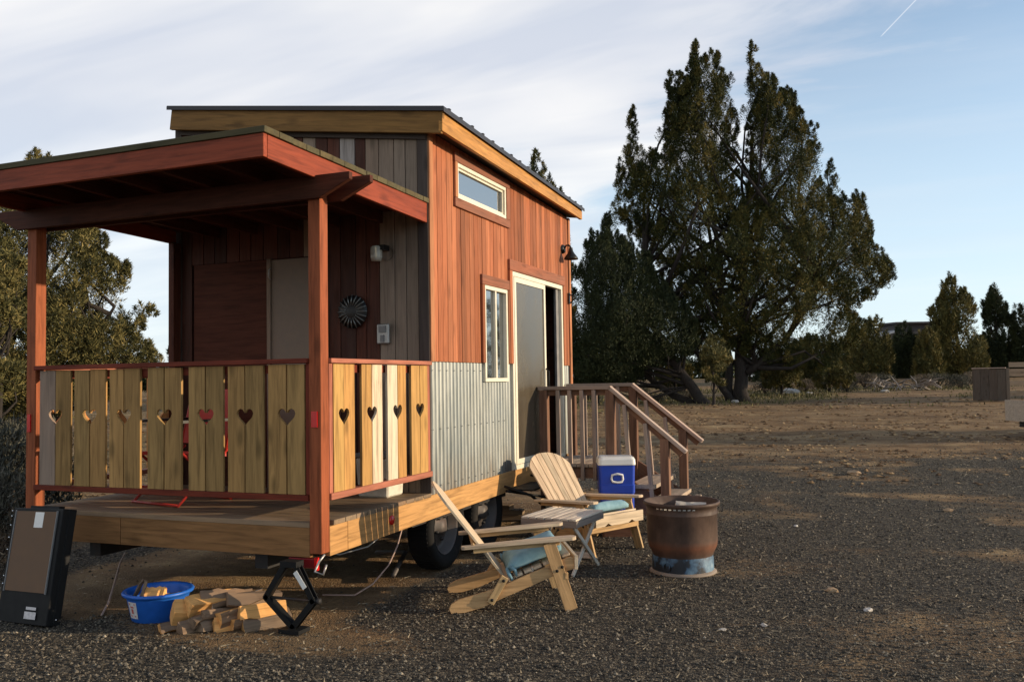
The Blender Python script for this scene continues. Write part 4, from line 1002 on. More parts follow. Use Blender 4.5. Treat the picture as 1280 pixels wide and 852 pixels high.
def porch():
    # deck
    dk = MB(); dk.box((-W+.05, .06, .50), (-.05, P, .60)); D = dk.build('deck', 'dark_steel', H)
    n = 11; y0 = .0; pw = (P-.004-y0)/n
    for k in range(n):
        yy = y0+pw*(k+.5); xa, xb = (-W+.0, 0.0)
        if k == 0: xa, xb = -W+.092, -.092
        board('plank', (xa, yy, .640), (xb, yy, .640), pw-.006, .032, 'deck_plank', D, n=(0, 0, 1))
    # rim boards of the trailer deck
    def zr(y): return zsk(y)+.095
    board('rim_board', (-W+.092, .022, .531), (-1.65, .022, .531), .186, .036, 'rim_dark', D, n=(0, -1, 0))
    board('rim_board', (-1.645, .022, .531), (-.092, .022, .531), .186, .036, 'rim_dark', D, n=(0, -1, 0))
    for a, c in ((.092, .30), (.304, 2.9), (2.904, LEN)):
        board('rim_board', (-.018, a, zr(a)), (-.018, c, zr(c)), .186, .036, 'skirt_fir', D, n=(1, 0, 0))
    board('rim_board', (-W+.018, .092, .53), (-W+.018, LEN, .57), .186, .036, 'skirt_fir', D, n=(-1, 0, 0))
    # reflectors
    def refl(c, r, axis, name='reflector', rect=None):
        b = MB()
        if rect: w_, h_ = rect; b.box((-w_/2, -.006, -h_/2), (w_/2, .006, h_/2))
        else: b.lathe([(0, .012), (r*.7, .010), (r, .004), (r, -.004)], 20, Matrix.Rotation(R(90), 4, 'Y'))
        return b.build(name, 'reflector_red', H, Matrix.Translation(c))
    refl((.006, .875, .545), .034, 'x')
    # posts
    for (cx, cy, zt) in ((-.0445, .0445, 2.83), (-W+.0445, .0445, 2.83)):
        board('porch_post', (cx, cy, .465), (cx, cy, zt), .089, .089, 'stain_red_post' if cx > -1 else 'stain_red_post', H, n=(0, -1, 0))
    refl((-.045, -.004, 1.305), 0, 'y', rect=(.045, .10)); refl((-W+.036, -.004, 1.275), 0, 'y', rect=(.03, .13))
    # rear post by the wall on the far side
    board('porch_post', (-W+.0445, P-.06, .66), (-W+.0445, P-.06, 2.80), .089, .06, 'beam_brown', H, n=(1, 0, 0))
    # railings
    HC = .1 # heart
    def heart_half(sgn, wd):
        """right half outline of a heart, local x along board, y across; centre at 0"""
        pts = []
        for k in range(0, 11):
            t = math.pi*k/10
            hx = 16*math.sin(t)**3/16; hy = (13*math.cos(t)-5*math.cos(2*t)-2*math.cos(3*t)-math.cos(4*t))/17
            pts.append((hy*.066, hx*wd))
        return pts     # (along, across)
    _pm = {}
    def picket(xy, z0, z1, w_, side, mat, parent, plane, hz, hw=.062):
        """vertical board with half a heart cut out of one long edge; side=+1: cut on +across"""
        L = z1-z0; poly = []
        hh = [(hz-z0+a, c) for a, c in heart_half(1, hw)]
        e = w_/2*side
        # across axis is local y ; board from x=0..L
        cut = [(a, e-side*c) for a, c in hh]      # top of heart first -> bottom
        cut = cut[::-1]
        poly = [(0, -e)] + [(0, e)] + cut + [(L, e), (L, -e)]
        if plane == 'y': M = frame((xy[0], xy[1], z0), (xy[0], xy[1], z1), (0, -1, 0))
        else: M = frame((xy[0], xy[1], z0), (xy[0], xy[1], z1), (1, 0, 0))
        b = MB(); b.prism(poly, -.009, .009)
        me = b.mesh('picket'); bm = bmesh.new(); bm.from_mesh(me); bmesh.ops.recalc_face_normals(bm, faces=bm.faces)
        bmesh.ops.triangulate(bm, faces=[f for f in bm.faces if len(f.verts) > 4]); bm.to_mesh(me); bm.free(); me.materials.append(M_(mat))
        link('picket', me, None, parent, M)
    def rail(name, p0, p1, w_, t_, mat, parent, n=(0, 0, 1)): return board(name, p0, p1, w_, t_, mat, parent, n)
    # front railing; local y axis of frame with n=(0,-1,0), x=up : y = z×x = (0,-1,0)×(0,0,1) = (-1,0,0)
    b = MB(); b.box((-W+.092, .028, 1.60), (-.092, .064, 1.652)); FR = b.build('front_railing', 'stain_red', H)
    rail('rail_cap', (-W+.092, .03, 1.676), (-.092, .03, 1.676), .10, .030, 'stain_red', FR)
    rail('bottom_rail', (-W+.092, .03, .810), (-.092, .03, .810), .09, .036, 'stain_red', FR)
    rail('end_stud', (-.105, .025, .83), (-.105, .025, 1.66), .030, .035, 'stain_red', FR, n=(0, -1, 0))
    xs = [-2.418,-2.265,-2.262,-2.117,-2.081,-1.938,-1.931,-1.787,-1.750,-1.622,-1.616,-1.471,-1.405,-1.264,-1.257,-1.112,-1.051,-.913,-.904,-.762,-.725,-.590,-.584,-.439,-.403,-.265,-.257,-.125]
    g = random.Random(9)
    for k in range(14):
        a, c = xs[2*k], xs[2*k+1]; side = -1 if k % 2 == 0 else 1     # local y points to -X: cut on +X edge for the left one of each pair
        picket(((a+c)/2, .012), .830, 1.655+g.uniform(-.004, .002), c-a-.003, side, 'picket_grey' if k == 0 else 'picket_olive', FR, 'y', 1.327)
    # right railing; n=(1,0,0), x=up : y = (1,0,0)×(0,0,1) = (0,-1,0)
    b = MB(); b.box((-.064, .092, 1.60), (-.028, P-.01, 1.652)); SR = b.build('side_railing', 'stain_red', H)
    rail('rail_cap', (-.030, .092, 1.676), (-.030, P-.004, 1.676), .10, .030, 'stain_pink', SR)
    rail('bottom_rail', (-.030, .092, .810), (-.030, P-.004, .810), .09, .042, 'stain_pink', SR)
    rail('end_stud', (-.010, .114, .83), (-.010, .114, 1.66), .040, .02, 'stain_pink', SR, n=(1, 0, 0))
    rail('end_stud', (-.012, 1.488, .83), (-.012, 1.488, 1.66), .040, .02, 'stain_pink', SR, n=(1, 0, 0))
    ys = [.138,.262,.262,.393,.483,.615,.620,.760,.834,.978,.983,1.109,1.191,1.330,1.335,1.462]
    mt = ['picket_yellow','picket_yellow2','picket_yellow2','picket_cream','picket_cream','picket_yellow2','picket_yellow2','picket_yellow']
    for k in range(8):
        a, c = ys[2*k], ys[2*k+1]; side = -1 if k % 2 == 0 else 1
        picket((-.006, (a+c)/2), .832, 1.655, c-a-.003, side, mt[k], SR, 'x', 1.32)
    # far railing on the left side
    b = MB(); b.box((-W+.028, .092, 1.60), (-W+.064, P-.09, 1.652)); LR = b.build('side_railing', 'stain_red', H)
    rail('rail_cap', (-W+.030, .092, 1.676), (-W+.030, P-.09, 1.676), .10, .030, 'stain_pink', LR)
    rail('bottom_rail', (-W+.030, .092, .810), (-W+.030, P-.09, .810), .09, .036, 'stain_pink', LR)
    for k in range(8):
        a, c = ys[2*k]-.02, ys[2*k+1]-.04; side = -1 if k % 2 == 0 else 1
        picket((-W+.012, (a+c)/2), .832, 1.655, c-a-.003, side, 'picket_orange', LR, 'x', 1.32)
    # beams sandwiching the posts, ends cut on a slant
    for yy, xe in ((-.022, .245), (.111, .315)):
        poly = [(-2.80, 2.845), (xe, 2.845), (xe, 2.80), (xe-.22, 2.70), (-2.62, 2.70), (-2.80, 2.795)]
        Mb = Matrix(((1, 0, 0, 0), (0, 0, -1, yy), (0, 1, 0, 0), (0, 0, 0, 1)))
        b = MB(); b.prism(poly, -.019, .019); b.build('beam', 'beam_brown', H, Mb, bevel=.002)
    # roof of the porch
    xl, xr, yf = -2.56, -.004, -.56
    def zt(y): return 2.984-.018*(y-yf)
    r = MB()
    r.hexa([(xl+.03, yf+.035, zt(yf)-.035), (xr-.03, yf+.035, zt(yf)-.035), (xr-.03, P-.01, zt(P)-.035), (xl+.03, P-.01, zt(P)-.035), (xl+.03, yf+.035, zt(yf)-.002), (xr-.03, yf+.035, zt(yf)-.002), (xr-.03, P-.01, zt(P)-.002), (xl+.03, P-.01, zt(P)-.002)])
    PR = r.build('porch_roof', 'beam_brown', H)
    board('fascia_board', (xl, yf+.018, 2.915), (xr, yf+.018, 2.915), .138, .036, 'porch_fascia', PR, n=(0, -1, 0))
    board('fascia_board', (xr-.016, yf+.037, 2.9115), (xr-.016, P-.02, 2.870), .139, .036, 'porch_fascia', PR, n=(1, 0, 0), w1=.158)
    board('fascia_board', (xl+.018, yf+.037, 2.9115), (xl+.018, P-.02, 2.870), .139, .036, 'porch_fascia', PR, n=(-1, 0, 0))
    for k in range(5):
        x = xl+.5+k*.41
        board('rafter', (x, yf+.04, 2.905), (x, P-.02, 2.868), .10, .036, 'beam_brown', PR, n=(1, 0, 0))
    # roof planks laid side to side, their weathered edges show
    y = yf-.012; g = random.Random(2); kk = 0
    while y < P-.02:
        e = min(y+.142, P-.005)
        board('roof_plank', (xl-.012, (y+e)/2, zt((y+e)/2)+.020), (xr+.014+g.uniform(-.003, .003), (y+e)/2, zt((y+e)/2)+.020), e-y-.003, .038, 'roof_deck', PR, n=(0, .018, 1))
        y = e
wood('rim_dark', (.34, .175, .07), .06, rough=.65, knots=.5)
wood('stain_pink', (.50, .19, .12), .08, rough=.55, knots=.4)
wood('picket_yellow2', (.55, .32, .11), .10, rough=.6, knots=.6)
porch()

def wheel(y, x=-.13, r=.335, lab=None):
    Wm = thing('wheel', None, None); del_ = [k for k in ('label', 'category') if k in Wm.keys()]
    Wm.parent = H; Wm.location = (0, 0, 0); TM[Wm.name] = Matrix.Identity(4)
    M = Matrix.Translation((x, y, r)) @ Matrix.Rotation(R(90), 4, 'Y')
    b = MB(); w2 = .11
    b.lathe([(r-.115, -w2*.75), (r-.06, -w2), (r-.02, -w2*.95), (r, -w2*.7), (r, w2*.7), (r-.02, w2*.95), (r-.06, w2), (r-.115, w2*.75), (r-.13, 0)], 40, M, close=True)
    for k in range(60):
        a = 2*math.pi*k/60; Mk = M @ Matrix.Rotation(a, 4, 'Z')
        b.box((r-.004, -.008, -w2*.72), (r+.005, .008, w2*.72), Mk)
    b.build('tyre', 'tyre_rubber', Wm)
    b = MB()
    b.lathe([(r-.118, w2*.78), (r-.135, w2*.70), (r-.145, w2*.1), (r-.19, -.01), (r-.215, .03), (.07, .035), (.06, .065), (0, .07)], 32, M)
    b.build('rim', 'rim_rust', Wm)
    for k in range(5):
        a = 2*math.pi*k/5; b = MB(); b.lathe([(0, .058), (.012, .058), (.013, .03)], 8, M @ Matrix.Translation((.095*math.cos(a), .095*math.sin(a), 0)))
        b.build('lug_nut', 'dark_steel', Wm)
wheel(1.86); wheel(2.72)
def chassis():
    b = MB()
    for x in (-.55, -2.0): b.box((x-.05, .12, .32), (x+.05, 5.1, .50))
    for y in (.16, 1.2, 3.4, 4.7): b.box((-2.5, y-.03, .43), (-.06, y+.03, .50))
    b.tube([(-2.4, 1.86, .335), (-.25, 1.86, .335)], .03, 8); b.tube([(-2.4, 2.72, .335), (-.25, 2.72, .335)], .03, 8)
    b.box((-.16, 1.3, .42), (-.06, 3.2, .50)); b.build('trailer_frame', 'dark_steel', H)
    # stabiliser jack, an open diamond of flat bars with a screw across
    j = MB(); y = -.09
    A = [(-.195, .42), (-.345, .20), (-.145, .03), (.005, .20), (-.125, .42)]
    for (a, c) in ((A[0], A[1]), (A[1], A[2]), (A[2], A[3]), (A[3], A[4])):
        M = frame((a[0], y, a[1]), (c[0], y, c[1]), (0, -1, 0)); L = math.hypot(a[0]-c[0], a[1]-c[1])
        j.box((-.01, -.018, -.022), (L+.01, .018, -.016), M); j.box((-.01, -.018, .016), (L+.01, .018, .022), M); j.box((-.01, .014, -.016), (L+.01, .020, .016), M)
    j.box((-.22, y-.04, .40), (-.10, y+.04, .436)); j.box((-.22, y-.06, 0), (-.07, y+.06, .025))
    J = j.build('stabilizer_jack', 'black_metal', H)
    b = MB(); b.tube([(-.36, y, .20), (.035, y, .20)], .009, 8); b.lathe([(0, -.02), (.018, -.02), (.018, .02), (0, .02)], 12, Matrix.Translation((.028, y, .20)) @ Matrix.Rotation(R(90), 4, 'Y')); b.build('jack_screw', 'dark_steel', J)
    b = MB(); M = frame((-.115, y-.030, .375), (-.04, y-.030, .275), (0, -1, 0)); b.box((0, -.016, 0), (.12, .016, .002), M); b.build('warning_sticker', 'white_plastic', J)
    b = MB(); b.box((-.25, -.0, .372), (-.06, .04, .432)); b.build('tail_light', 'reflector_dark', H, bevel=.004)
    b = MB(); b.box((-.058, .0, .36), (-.040, .03, .44)); b.build('tail_light', 'reflector_red', H)
    b = MB(); b.tube([(.0, .03, .46), (-.02, .0, .42), (-.04, -.02, .36), (.01, .0, .34), (.02, .02, .40)], .008, 6); b.build('bracket', 'galv_box', H)
    # folded metal entry step hanging under the side
    b = MB()
    b.tube([(.05, 2.9, .55), (.28, 3.0, .46), (.30, 3.35, .30), (.30, 3.75, .30)], .014, 6); b.tube([(.05, 3.6, .58), (.28, 3.75, .52)], .012, 6); b.tube([(.05, 2.95, .50), (.30, 3.70, .34)], .012, 6)
    b.box((.05, 3.0, .50), (.30, 3.6, .515)); b.build('folding_step', 'black_metal', H)
plain('reflector_dark', (.20, .008, .01), .3)
chassis()

def fixtures():
    # barn light on the side wall
    b = MB(); Mx = Matrix.Rotation(R(90), 4, 'Y')
    b.lathe([(0, .03), (.045, .028), (.055, .0)], 20, Matrix.Translation((0, 4.90, 3.03)) @ Mx)
    b.tube([(.02, 4.90, 3.03), (.05, 4.90, 3.07), (.08, 4.90, 3.07), (.10, 4.90, 3.05), (.105, 4.90, 3.02)], .011, 8)
    Lm = b.build('wall_lamp', 'lamp_black', H)
    b = MB(); b.lathe([(.020, 3.04), (.026, 3.00), (.04, 2.975), (.078, 2.925), (.082, 2.905), (.076, 2.905), (.038, 2.96), (.0, 2.97)], 24, Matrix.Translation((.105, 4.90, 0))); b.build('lamp_shade', 'lamp_black', Lm)
    b = MB(); b.tube([(.02, 5.08, 2.52), (.06, 5.08, 2.50), (.07, 5.08, 2.46), (.03, 5.08, 2.42)], .008, 6); b.box((.014, 5.06, 2.41), (.024, 5.10, 2.54)); b.build('hook', 'lamp_black', H)
    # porch light and outlet
    y = P-.014
    b = MB(); b.lathe([(.055, 0), (.055, -.02), (.03, -.045)], 20, Matrix.Translation((-.375, y+.01, 2.57)) @ Matrix.Rotation(R(90), 4, 'X')); b.box((-.41, y-.09, 2.59), (-.35, y, 2.63))
    o = b.build('porch_light', 'lamp_black', H)
    b = MB(); b.lathe([(.03, .07), (.045, .06), (.048, -.02), (.04, -.05), (0, -.055)], 18, Matrix.Translation((-.425, y-.075, 2.555))); b.build('lamp_glass', 'lamp_glass', o)
    b = MB(); b.box((-.455, y-.035, 1.84), (-.345, y, 2.0)); o = b.build('outlet_box', 'galv_box', H, bevel=.008)
    b = MB(); b.box((-.43, y-.047, 1.93), (-.37, y-.036, 1.985)); b.box((-.415, y-.047, 1.855), (-.385, y-.036, 1.91)); b.build('outlet_cover', 'grey_plastic', o)
plain('lamp_glass', (.45, .43, .36), .35, spec=.6)
fixtures()

# ------------------------------------------------------------------ stairs at the sliding door
def stairs():
    S = thing('entry_stairs', 'brown wooden stairs with landing and two sloping handrails below the sliding door', 'stairs', (0.03, 3.95, 0))
    O = Vector((0.03, 3.95, 0)); 
    def B(name, p0, p1, w_, t_, m, par=S, n=(0, 0, 1)): return board(name, Vector(p0)-O, Vector(p1)-O, w_, t_, m, par, n)
    b = MB(); b.box((0.0, .03, .52), (.74, .98, .63)); LD = b.build('landing', 'stair_brown', S)
    for k in range(6): B('plank', (.05+.125*k+.06, 3.95, .652), (.05+.125*k+.06, 4.96, .652), .118, .036, 'stair_tread', LD)
    B('riser_board', (.785, 3.95, .57), (.785, 4.96, .57), .13, .03, 'picket_orange', LD, n=(1, 0, 0))
    B('tread', (1.10, 3.93, .455), (1.10, 4.96, .455), .27, .04, 'stair_tread'); B('tread', (1.30, 3.97, .31), (1.30, 4.93, .31), .22, .04, 'stair_tread')
    for y in (3.975, 4.935):
        B('stringer', (.74, y, .55), (1.52, y, .05), .22, .036, 'stair_brown', n=(0, -1, 0))
    for (y, zz, nm) in ((3.975, 1.46, 0), (4.925, 1.48, 1)):
        RL = B('handrail', (0.02, y, zz-.018), (.80, y, zz-.018), .088, .036, 'stair_mauve')
        B('handrail', (.785, y, zz-.02), (1.545, y, (.80 if nm == 0 else .84)), .088, .036, 'rail_pale', n=(.6, 0, 1))
        B('rail_board', (.06, y+.02, zz-.06), (.78, y+.02, zz-.06), .07, .03, 'stair_brown', n=(0, -1, 0))
        B('rail_board', (.80, y+.02, zz-.075), (1.50, y+.02, (.80 if nm == 0 else .84)-.02), .07, .03, 'stair_brown', n=(0, -1, 0))
        B('post', (.075, y, .05), (.075, y, zz-.04), .085, .085, 'stair_brown', n=(0, -1, 0)); B('post', (.79, y, .0), (.79, y, zz-.04), .085, .085, 'stair_brown', n=(0, -1, 0))
        B('post', (1.335, y, .0), (1.335, y, .93 if nm == 0 else .97), .085, .085, 'stair_brown', n=(0, -1, 0))
        for x in (.235, .36, .49, .62): B('baluster', (x, y-.022, .50), (x, y-.022, zz-.04), .038, .038, 'stair_mauve', n=(0, -1, 0))
        for x, zb in ((.95, .36), (1.16, .22)):
            zt = zz-.05-(x-.79)*.89; B('baluster', (x+.05, y-.025, zb), (x-.015, y-.025, zt), .038, .038, 'stair_mauve', n=(0, -1, 0))
    B('leg', (1.49, 4.9, 0), (1.49, 4.9, .27), .06, .04, 'stair_tread', n=(0, -1, 0))
wood('rail_pale', (.60, .44, .34), .08, grey=.3, rough=.6, knots=.2, greyc=(.45, .38, .33))
stairs()

# ------------------------------------------------------------------ folding deck chairs
def deck_chair(lab, x, y, ang):
    C = thing('deck_chair', lab, 'deck chair', (x, y, 0), ang, None)
    def side(ly, sg):
        # long runner that is rear leg and seat rail in one
        poly = [(-.79, .0), (-.805, .03), (-.79, .062), (-.74, .09), (-.50, .150), (-.30, .23), (-.15, .285), (.0, .345), (.035, .335), (.035, .265), (-.05, .245), (-.25, .165), (-.42, .10), (-.58, .035), (-.70, .004)]
        Mx = Matrix(((1, 0, 0, 0), (0, 0, -1, ly), (0, 1, 0, 0), (0, 0, 0, 1)))
        shape('runner', poly, .022, 'chair_rail', C, Mx, .0015)
        o = ly+sg*.024
        M = frame((-.525, o, .075), (-.438, o, .222), (0, sg, 0)); board('brace', (-.533, o, .062), (-.432, o, .232), .05, .02, 'chair_rail', C, n=(0, sg, 0))
        b = MB()
        for (bx, bz) in ((-.522, .085), (-.443, .208)): b.lathe([(0, .004), (.010, .003), (.011, -.002)], 10, Matrix.Translation((bx, o+sg*.012, bz)) @ Matrix.Rotation(R(-90*sg), 4, 'X'))
        b.build('bolt', 'black_metal', C)
        board('front_leg', (.008, ly+sg*.026, .0), (-.135, ly+sg*.026, .445), .085, .022, 'chair_rail', C, n=(0, sg, 0))
        b = MB()
        for (bx, bz) in ((-.085, .26), (-.05, .285)): b.lathe([(0, .004), (.010, .003), (.011, -.002)], 10, Matrix.Translation((bx, o+sg*.014, bz)) @ Matrix.Rotation(R(-90*sg), 4, 'X'))
        b.build('bolt', 'black_metal', C)
        # arm, rounded paddle
        arm = [(-.72, -.028), (-.70, -.04), (-.35, -.052), (-.10, -.058), (.02, -.052), (.045, -.03), (.05, 0), (.045, .03), (.02, .05), (-.10, .045), (-.35, .03), (-.70, .022), (-.72, .012)]
        if sg < 0: arm = [(a, -c) for a, c in arm][::-1]
        Ma = Matrix.Translation((0, ly+sg*.012, .470)) @ Matrix.Rotation(R(-3.5), 4, 'Y')
        shape('arm', arm, .022, 'chair_wood', C, Ma, .003)
        board('arm_support', (-.64, ly+sg*.004, .405), (-.06, ly+sg*.004, .442), .035, .018, 'chair_rail', C, n=(0, sg, 0))
    side(-.285, -1); side(.285, 1)
    # seat slats
    for k in range(7):
        t = k/6; s = -.40+t*.385; z = .205+t*.145 if t > 0 else .205
        board('seat_slat', (s, -.265, z+.0), (s, .265, z+.0), .055, .017, 'chair_wood', C, n=(-.35, 0, 1))
    # scalloped front board and stretcher
    fb = [(-.31, .355), (.31, .355), (.31, .262), (.20, .262), (.155, .285), (.11, .262), (-.11, .262), (-.155, .285), (-.20, .262), (-.31, .262)]
    Mf = Matrix(((0, 0, 1, .046), (1, 0, 0, 0), (0, 1, 0, 0), (0, 0, 0, 1)))
    shape('front_board', fb, .02, 'chair_wood', C, Mf, .001)
    board('stretcher', (-.022, -.325, .225), (-.022, .325, .225), .045, .02, 'chair_rail', C, n=(1, 0, 0))
    board('back_rail', (-.435, -.275, .20), (-.435, .275, .20), .05, .022, 'chair_rail', C, n=(.6, 0, .8))
    board('back_rail', (-.632, -.30, .428), (-.632, .30, .428), .045, .02, 'chair_rail', C, n=(.8, 0, .6))
    # fanned back slats with a rounded top
    d = Vector((-.465, 0, .610)).normalized(); base = Vector((-.435, 0, .215)); nrm = Vector((d.z, 0, -d.x))
    Mb = Matrix((d, (0, 1, 0), nrm)).transposed().to_4x4(); Mb.translation = base     # x up the back, y across
    Mb = Matrix(((d.x, 0, nrm.x, base.x), (0, 1, 0, 0), (d.z, 0, nrm.z, base.z), (0, 0, 0, 1)))
    n = 7; wb, wt = .43, .56; top = lambda yy: .775-1.05*max(0, abs(yy)-.03)**2*1.9 if abs(yy) < .20 else .775-1.05*.17**2*1.9-(abs(yy)-.20)*1.15
    for k in range(n):
        a0, a1 = -wb/2+wb*k/n+.003, -wb/2+wb*(k+1)/n-.003; b0, b1 = -wt/2+wt*k/n+.0035, -wt/2+wt*(k+1)/n-.0035
        h0, h1 = top(b0), top(b1); hm = top((b0+b1)/2)
        poly = [(0, a0), (0, a1), (h1, a1+(b1-a1)*min(1, h1/.76)), (hm, (b0+b1)/2), (h0, a0+(b0-a0)*min(1, h0/.76))]
        shape('back_slat', poly[::-1], .015, 'chair_wood', C, Mb, .001)
    return C
A1 = R(27.0); A2 = R(-26.6)
deck_chair('folding wooden deck chair seen from the side in front of the trailer wheel', 1.173, 1.216, A1)
deck_chair('folding wooden deck chair facing the fire pit, beside the blue cooler', 1.115, 2.868, A2)
def cushion(lab, x, y, ang):
    me_pts = MB(); nx, ny = 14, 14; top = []; 
    def zf(s): return .225+(s+.42)*.37
    v = []; f = []
    for j in range(ny+1):
        for i in range(nx+1):
            a = -1+2*i/nx; c = -1+2*j/ny; e = (1-abs(a)**5)*(1-abs(c)**5); s = -.225+a*.185; yy = c*.225
            v.append((s, yy, zf(s)+.040+.066*max(0, e)**.35+.006*math.sin(a*4)*math.cos(c*5)))
    m = len(v)
    for (s, yy, z) in list(v): v.append((s, yy, zf(s)+.012+max(0, 0)))
    for j in range(ny):
        for i in range(nx):
            q = j*(nx+1)+i; f.append((q, q+1, q+nx+2, q+nx+1)); f.append((m+q, m+q+nx+1, m+q+nx+2, m+q+1))
    ring = [i for i in range(nx+1)]+[(j+1)*(nx+1)-1 for j in range(1, ny+1)]+[ny*(nx+1)+i for i in range(nx-1, -1, -1)]+[j*(nx+1) for j in range(ny-1, 0, -1)]
    for k in range(len(ring)):
        a, b = ring[k], ring[(k+1) % len(ring)]; f.append((a, m+a, m+b, b))
    me_pts.add(v, f, True)
    root = thing('seat_cushion', lab, 'cushion', (x, y, 0), ang)
    me_pts.build('pad', 'cushion_teal', root)
    b = MB()
    for sg in (-1, 1):
        b.tube([(-.41, sg*.20, .245), (-.415, sg*.245, .27), (-.40, sg*.27, .235), (-.38, sg*.275, .20)], [.006, .011, .013, .008], 6)
        b.tube([(-.41, sg*.20, .25), (-.39, sg*.25, .285), (-.36, sg*.275, .265), (-.35, sg*.27, .225)], [.006, .011, .012, .007], 6)
    b.build('tie', 'cushion_teal', root)
cushion('faded teal seat cushion on the chair in front of the wheel', 1.173, 1.216, A1)
cushion('faded teal seat cushion on the chair facing the fire pit', 1.115, 2.868, A2)

def table():
    c = Vector((.874, 2.138)); u = Vector((1.115-.631, 2.1135-2.163)); ang = math.atan2(2.11-2.163, .484)
    T = thing('folding_table', 'small slatted wooden folding table between the two deck chairs', 'side table', (c.x, c.y, 0), ang)
    w_, l_ = .485, .56
    for k in range(7):
        x = -w_/2+w_*(k+.5)/7; board('slat', (x, -l_/2, .44), (x, l_/2, .44), w_/7-.011, .016, 'table_wood', T)
    for y in (-l_/2+.011, l_/2-.011): board('apron', (-w_/2, y, .405), (w_/2, y, .405), .053, .018, 'table_apron', T, n=(0, -1, 0))
    for x in (-w_/2+.01, w_/2-.01): board('apron', (x, -l_/2+.022, .405), (x, l_/2-.022, .405), .05, .018, 'table_apron', T, n=(1, 0, 0))
    for x in (-w_/2+.04, w_/2-.04):
        board('leg', (x, -l_/2+.04, .38), (x, l_/2-.04, .0), .034, .018, 'table_wood', T, n=(1, 0, 0)); board('leg', (x-.02*(1 if x > 0 else -1), l_/2-.04, .38), (x-.02*(1 if x > 0 else -1), -l_/2+.04, .0), .034, .018, 'table_wood', T, n=(1, 0, 0))
    board('leg_brace', (-w_/2+.05, .15, .09), (w_/2-.05, .15, .09), .05, .018, 'table_wood', T, n=(0, -1, .6))
wood('table_apron', (.30, .25, .21), .08, grey=.4, knots=.2, greyc=(.27, .24, .22))
table()

# ------------------------------------------------------------------ cooler
def cooler():
    C = thing('drink_cooler', 'tall blue drink cooler with white lid standing beside the stairs', 'cooler', (.88, 3.78, .0), R(20))
    def rr(hw, hd, r, z, n=5):
        pts = []
        for cx, cy, a0 in ((hw-r, hd-r, 0), (-hw+r, hd-r, 90), (-hw+r, -hd+r, 180), (hw-r, -hd+r, 270)):
            for k in range(n+1):
                a = R(a0+90*k/n); pts.append((cx+r*math.cos(a), cy+r*math.sin(a), z))
        return pts
    def loft(secs):
        b = MB(); n = len(secs[0]); v = [p for s in secs for p in s]; f = [tuple(range(n-1, -1, -1)), tuple((len(secs)-1)*n+i for i in range(n))]
        for i in range(len(secs)-1):
            for k in range(n): f.append((i*n+k, i*n+(k+1) % n, (i+1)*n+(k+1) % n, (i+1)*n+k))
        b.add(v, f, False); return b
    loft([rr(.155, .14, .03, .16), rr(.162, .145, .03, .18), rr(.166, .15, .03, .42), rr(.172, .155, .03, .425), rr(.174, .157, .03, .50), rr(.170, .153, .03, .505), rr(.176, .158, .03, .69)]).build('body', 'blue_plastic', C)
    loft([rr(.181, .163, .035, .692), rr(.184, .166, .036, .70), rr(.180, .162, .036, .745), rr(.168, .15, .036, .765), rr(.15, .13, .03, .770)]).build('lid', 'white_plastic', C)
    b = MB(); b.tube([(-.055, -.165, .56), (-.05, -.172, .60), (0, -.175, .612), (.05, -.172, .60), (.055, -.165, .56), (.045, -.168, .535), (0, -.170, .528), (-.045, -.168, .535), (-.055, -.165, .56)], .011, 8, False); b.build('handle', 'white_plastic', C)
    b = MB(); b.box((-.035, -.164, .545), (.035, -.152, .592)); b.build('handle_recess', 'blue_plastic', C)
    loft([rr(.15, .13, .02, .0), rr(.15, .13, .02, .158)]).build('base', 'stair_brown', C)
cooler()

# ------------------------------------------------------------------ fire pit made of an old rim on a blue base
def fire_pit():
    F = thing('fire_pit', 'rusty steel drum fire pit on a peeling blue base, standing in the gravel', 'fire pit', (1.80, 2.345, 0), R(20))
    wob = lambda a, z: .004*math.sin(3*a+z*9)+(.007*math.sin(5*a+1)*max(0, (z-.5)/.07) if z > .5 else 0)
    b = MB()
    b.lathe([(.236, .135), (.240, .15), (.252, .175), (.268, .21), (.275, .25), (.276, .455), (.280, .461), (.280, .469), (.275, .475), (.275, .505), (.281, .520), (.297, .530), (.301, .540), (.300, .552), (.294, .558), (.286, .552),
             (.280, .535), (.262, .515), (.255, .49), (.258, .40), (.255, .22), (.23, .17)], 64, None, False, wob)
    D = b.build('drum', 'drum_rust', F)
    b = MB(); b.lathe([(.0, .30), (.12, .31), (.20, .29), (.257, .27)], 40); b.build('ash_bed', 'ash', F)
    b = MB(); b.lathe([(.236, .14), (.241, .10), (.241, .018)], 48, None, False, wob); b.build('base', 'drum_base_blue', F)
    b = MB(); b.lathe([(.240, .024), (.252, .018), (.262, .010), (.264, .0), (.23, 0)], 48); b.build('base_lip', 'lip_tan', F)
    b = MB(); b.lathe([(0, -.004), (.030, -.004), (.034, 0)], 16, Matrix.Rotation(R(-128), 4, 'Z') @ Matrix.Translation((.244, 0, .065)) @ Matrix.Rotation(R(90), 4, 'Y')); b.build('drain_hole', 'black_metal', F)
    b = MB(); g = random.Random(3)
    n = 9
    for k in range(n):
        a = R(-140+k*7.5); b.box((-.011, -.003, -.006), (.011, .003, .006), Matrix.Rotation(a, 4, 'Z') @ Matrix.Translation((.2785, 0, .517)) @ Matrix.Rotation(R(90), 4, 'Z'))
    b.build('vent_hole', 'stud_metal', D)
plain('lip_tan', (.26, .20, .15), .8, dirt=(.12, .08, .05))
fire_pit()
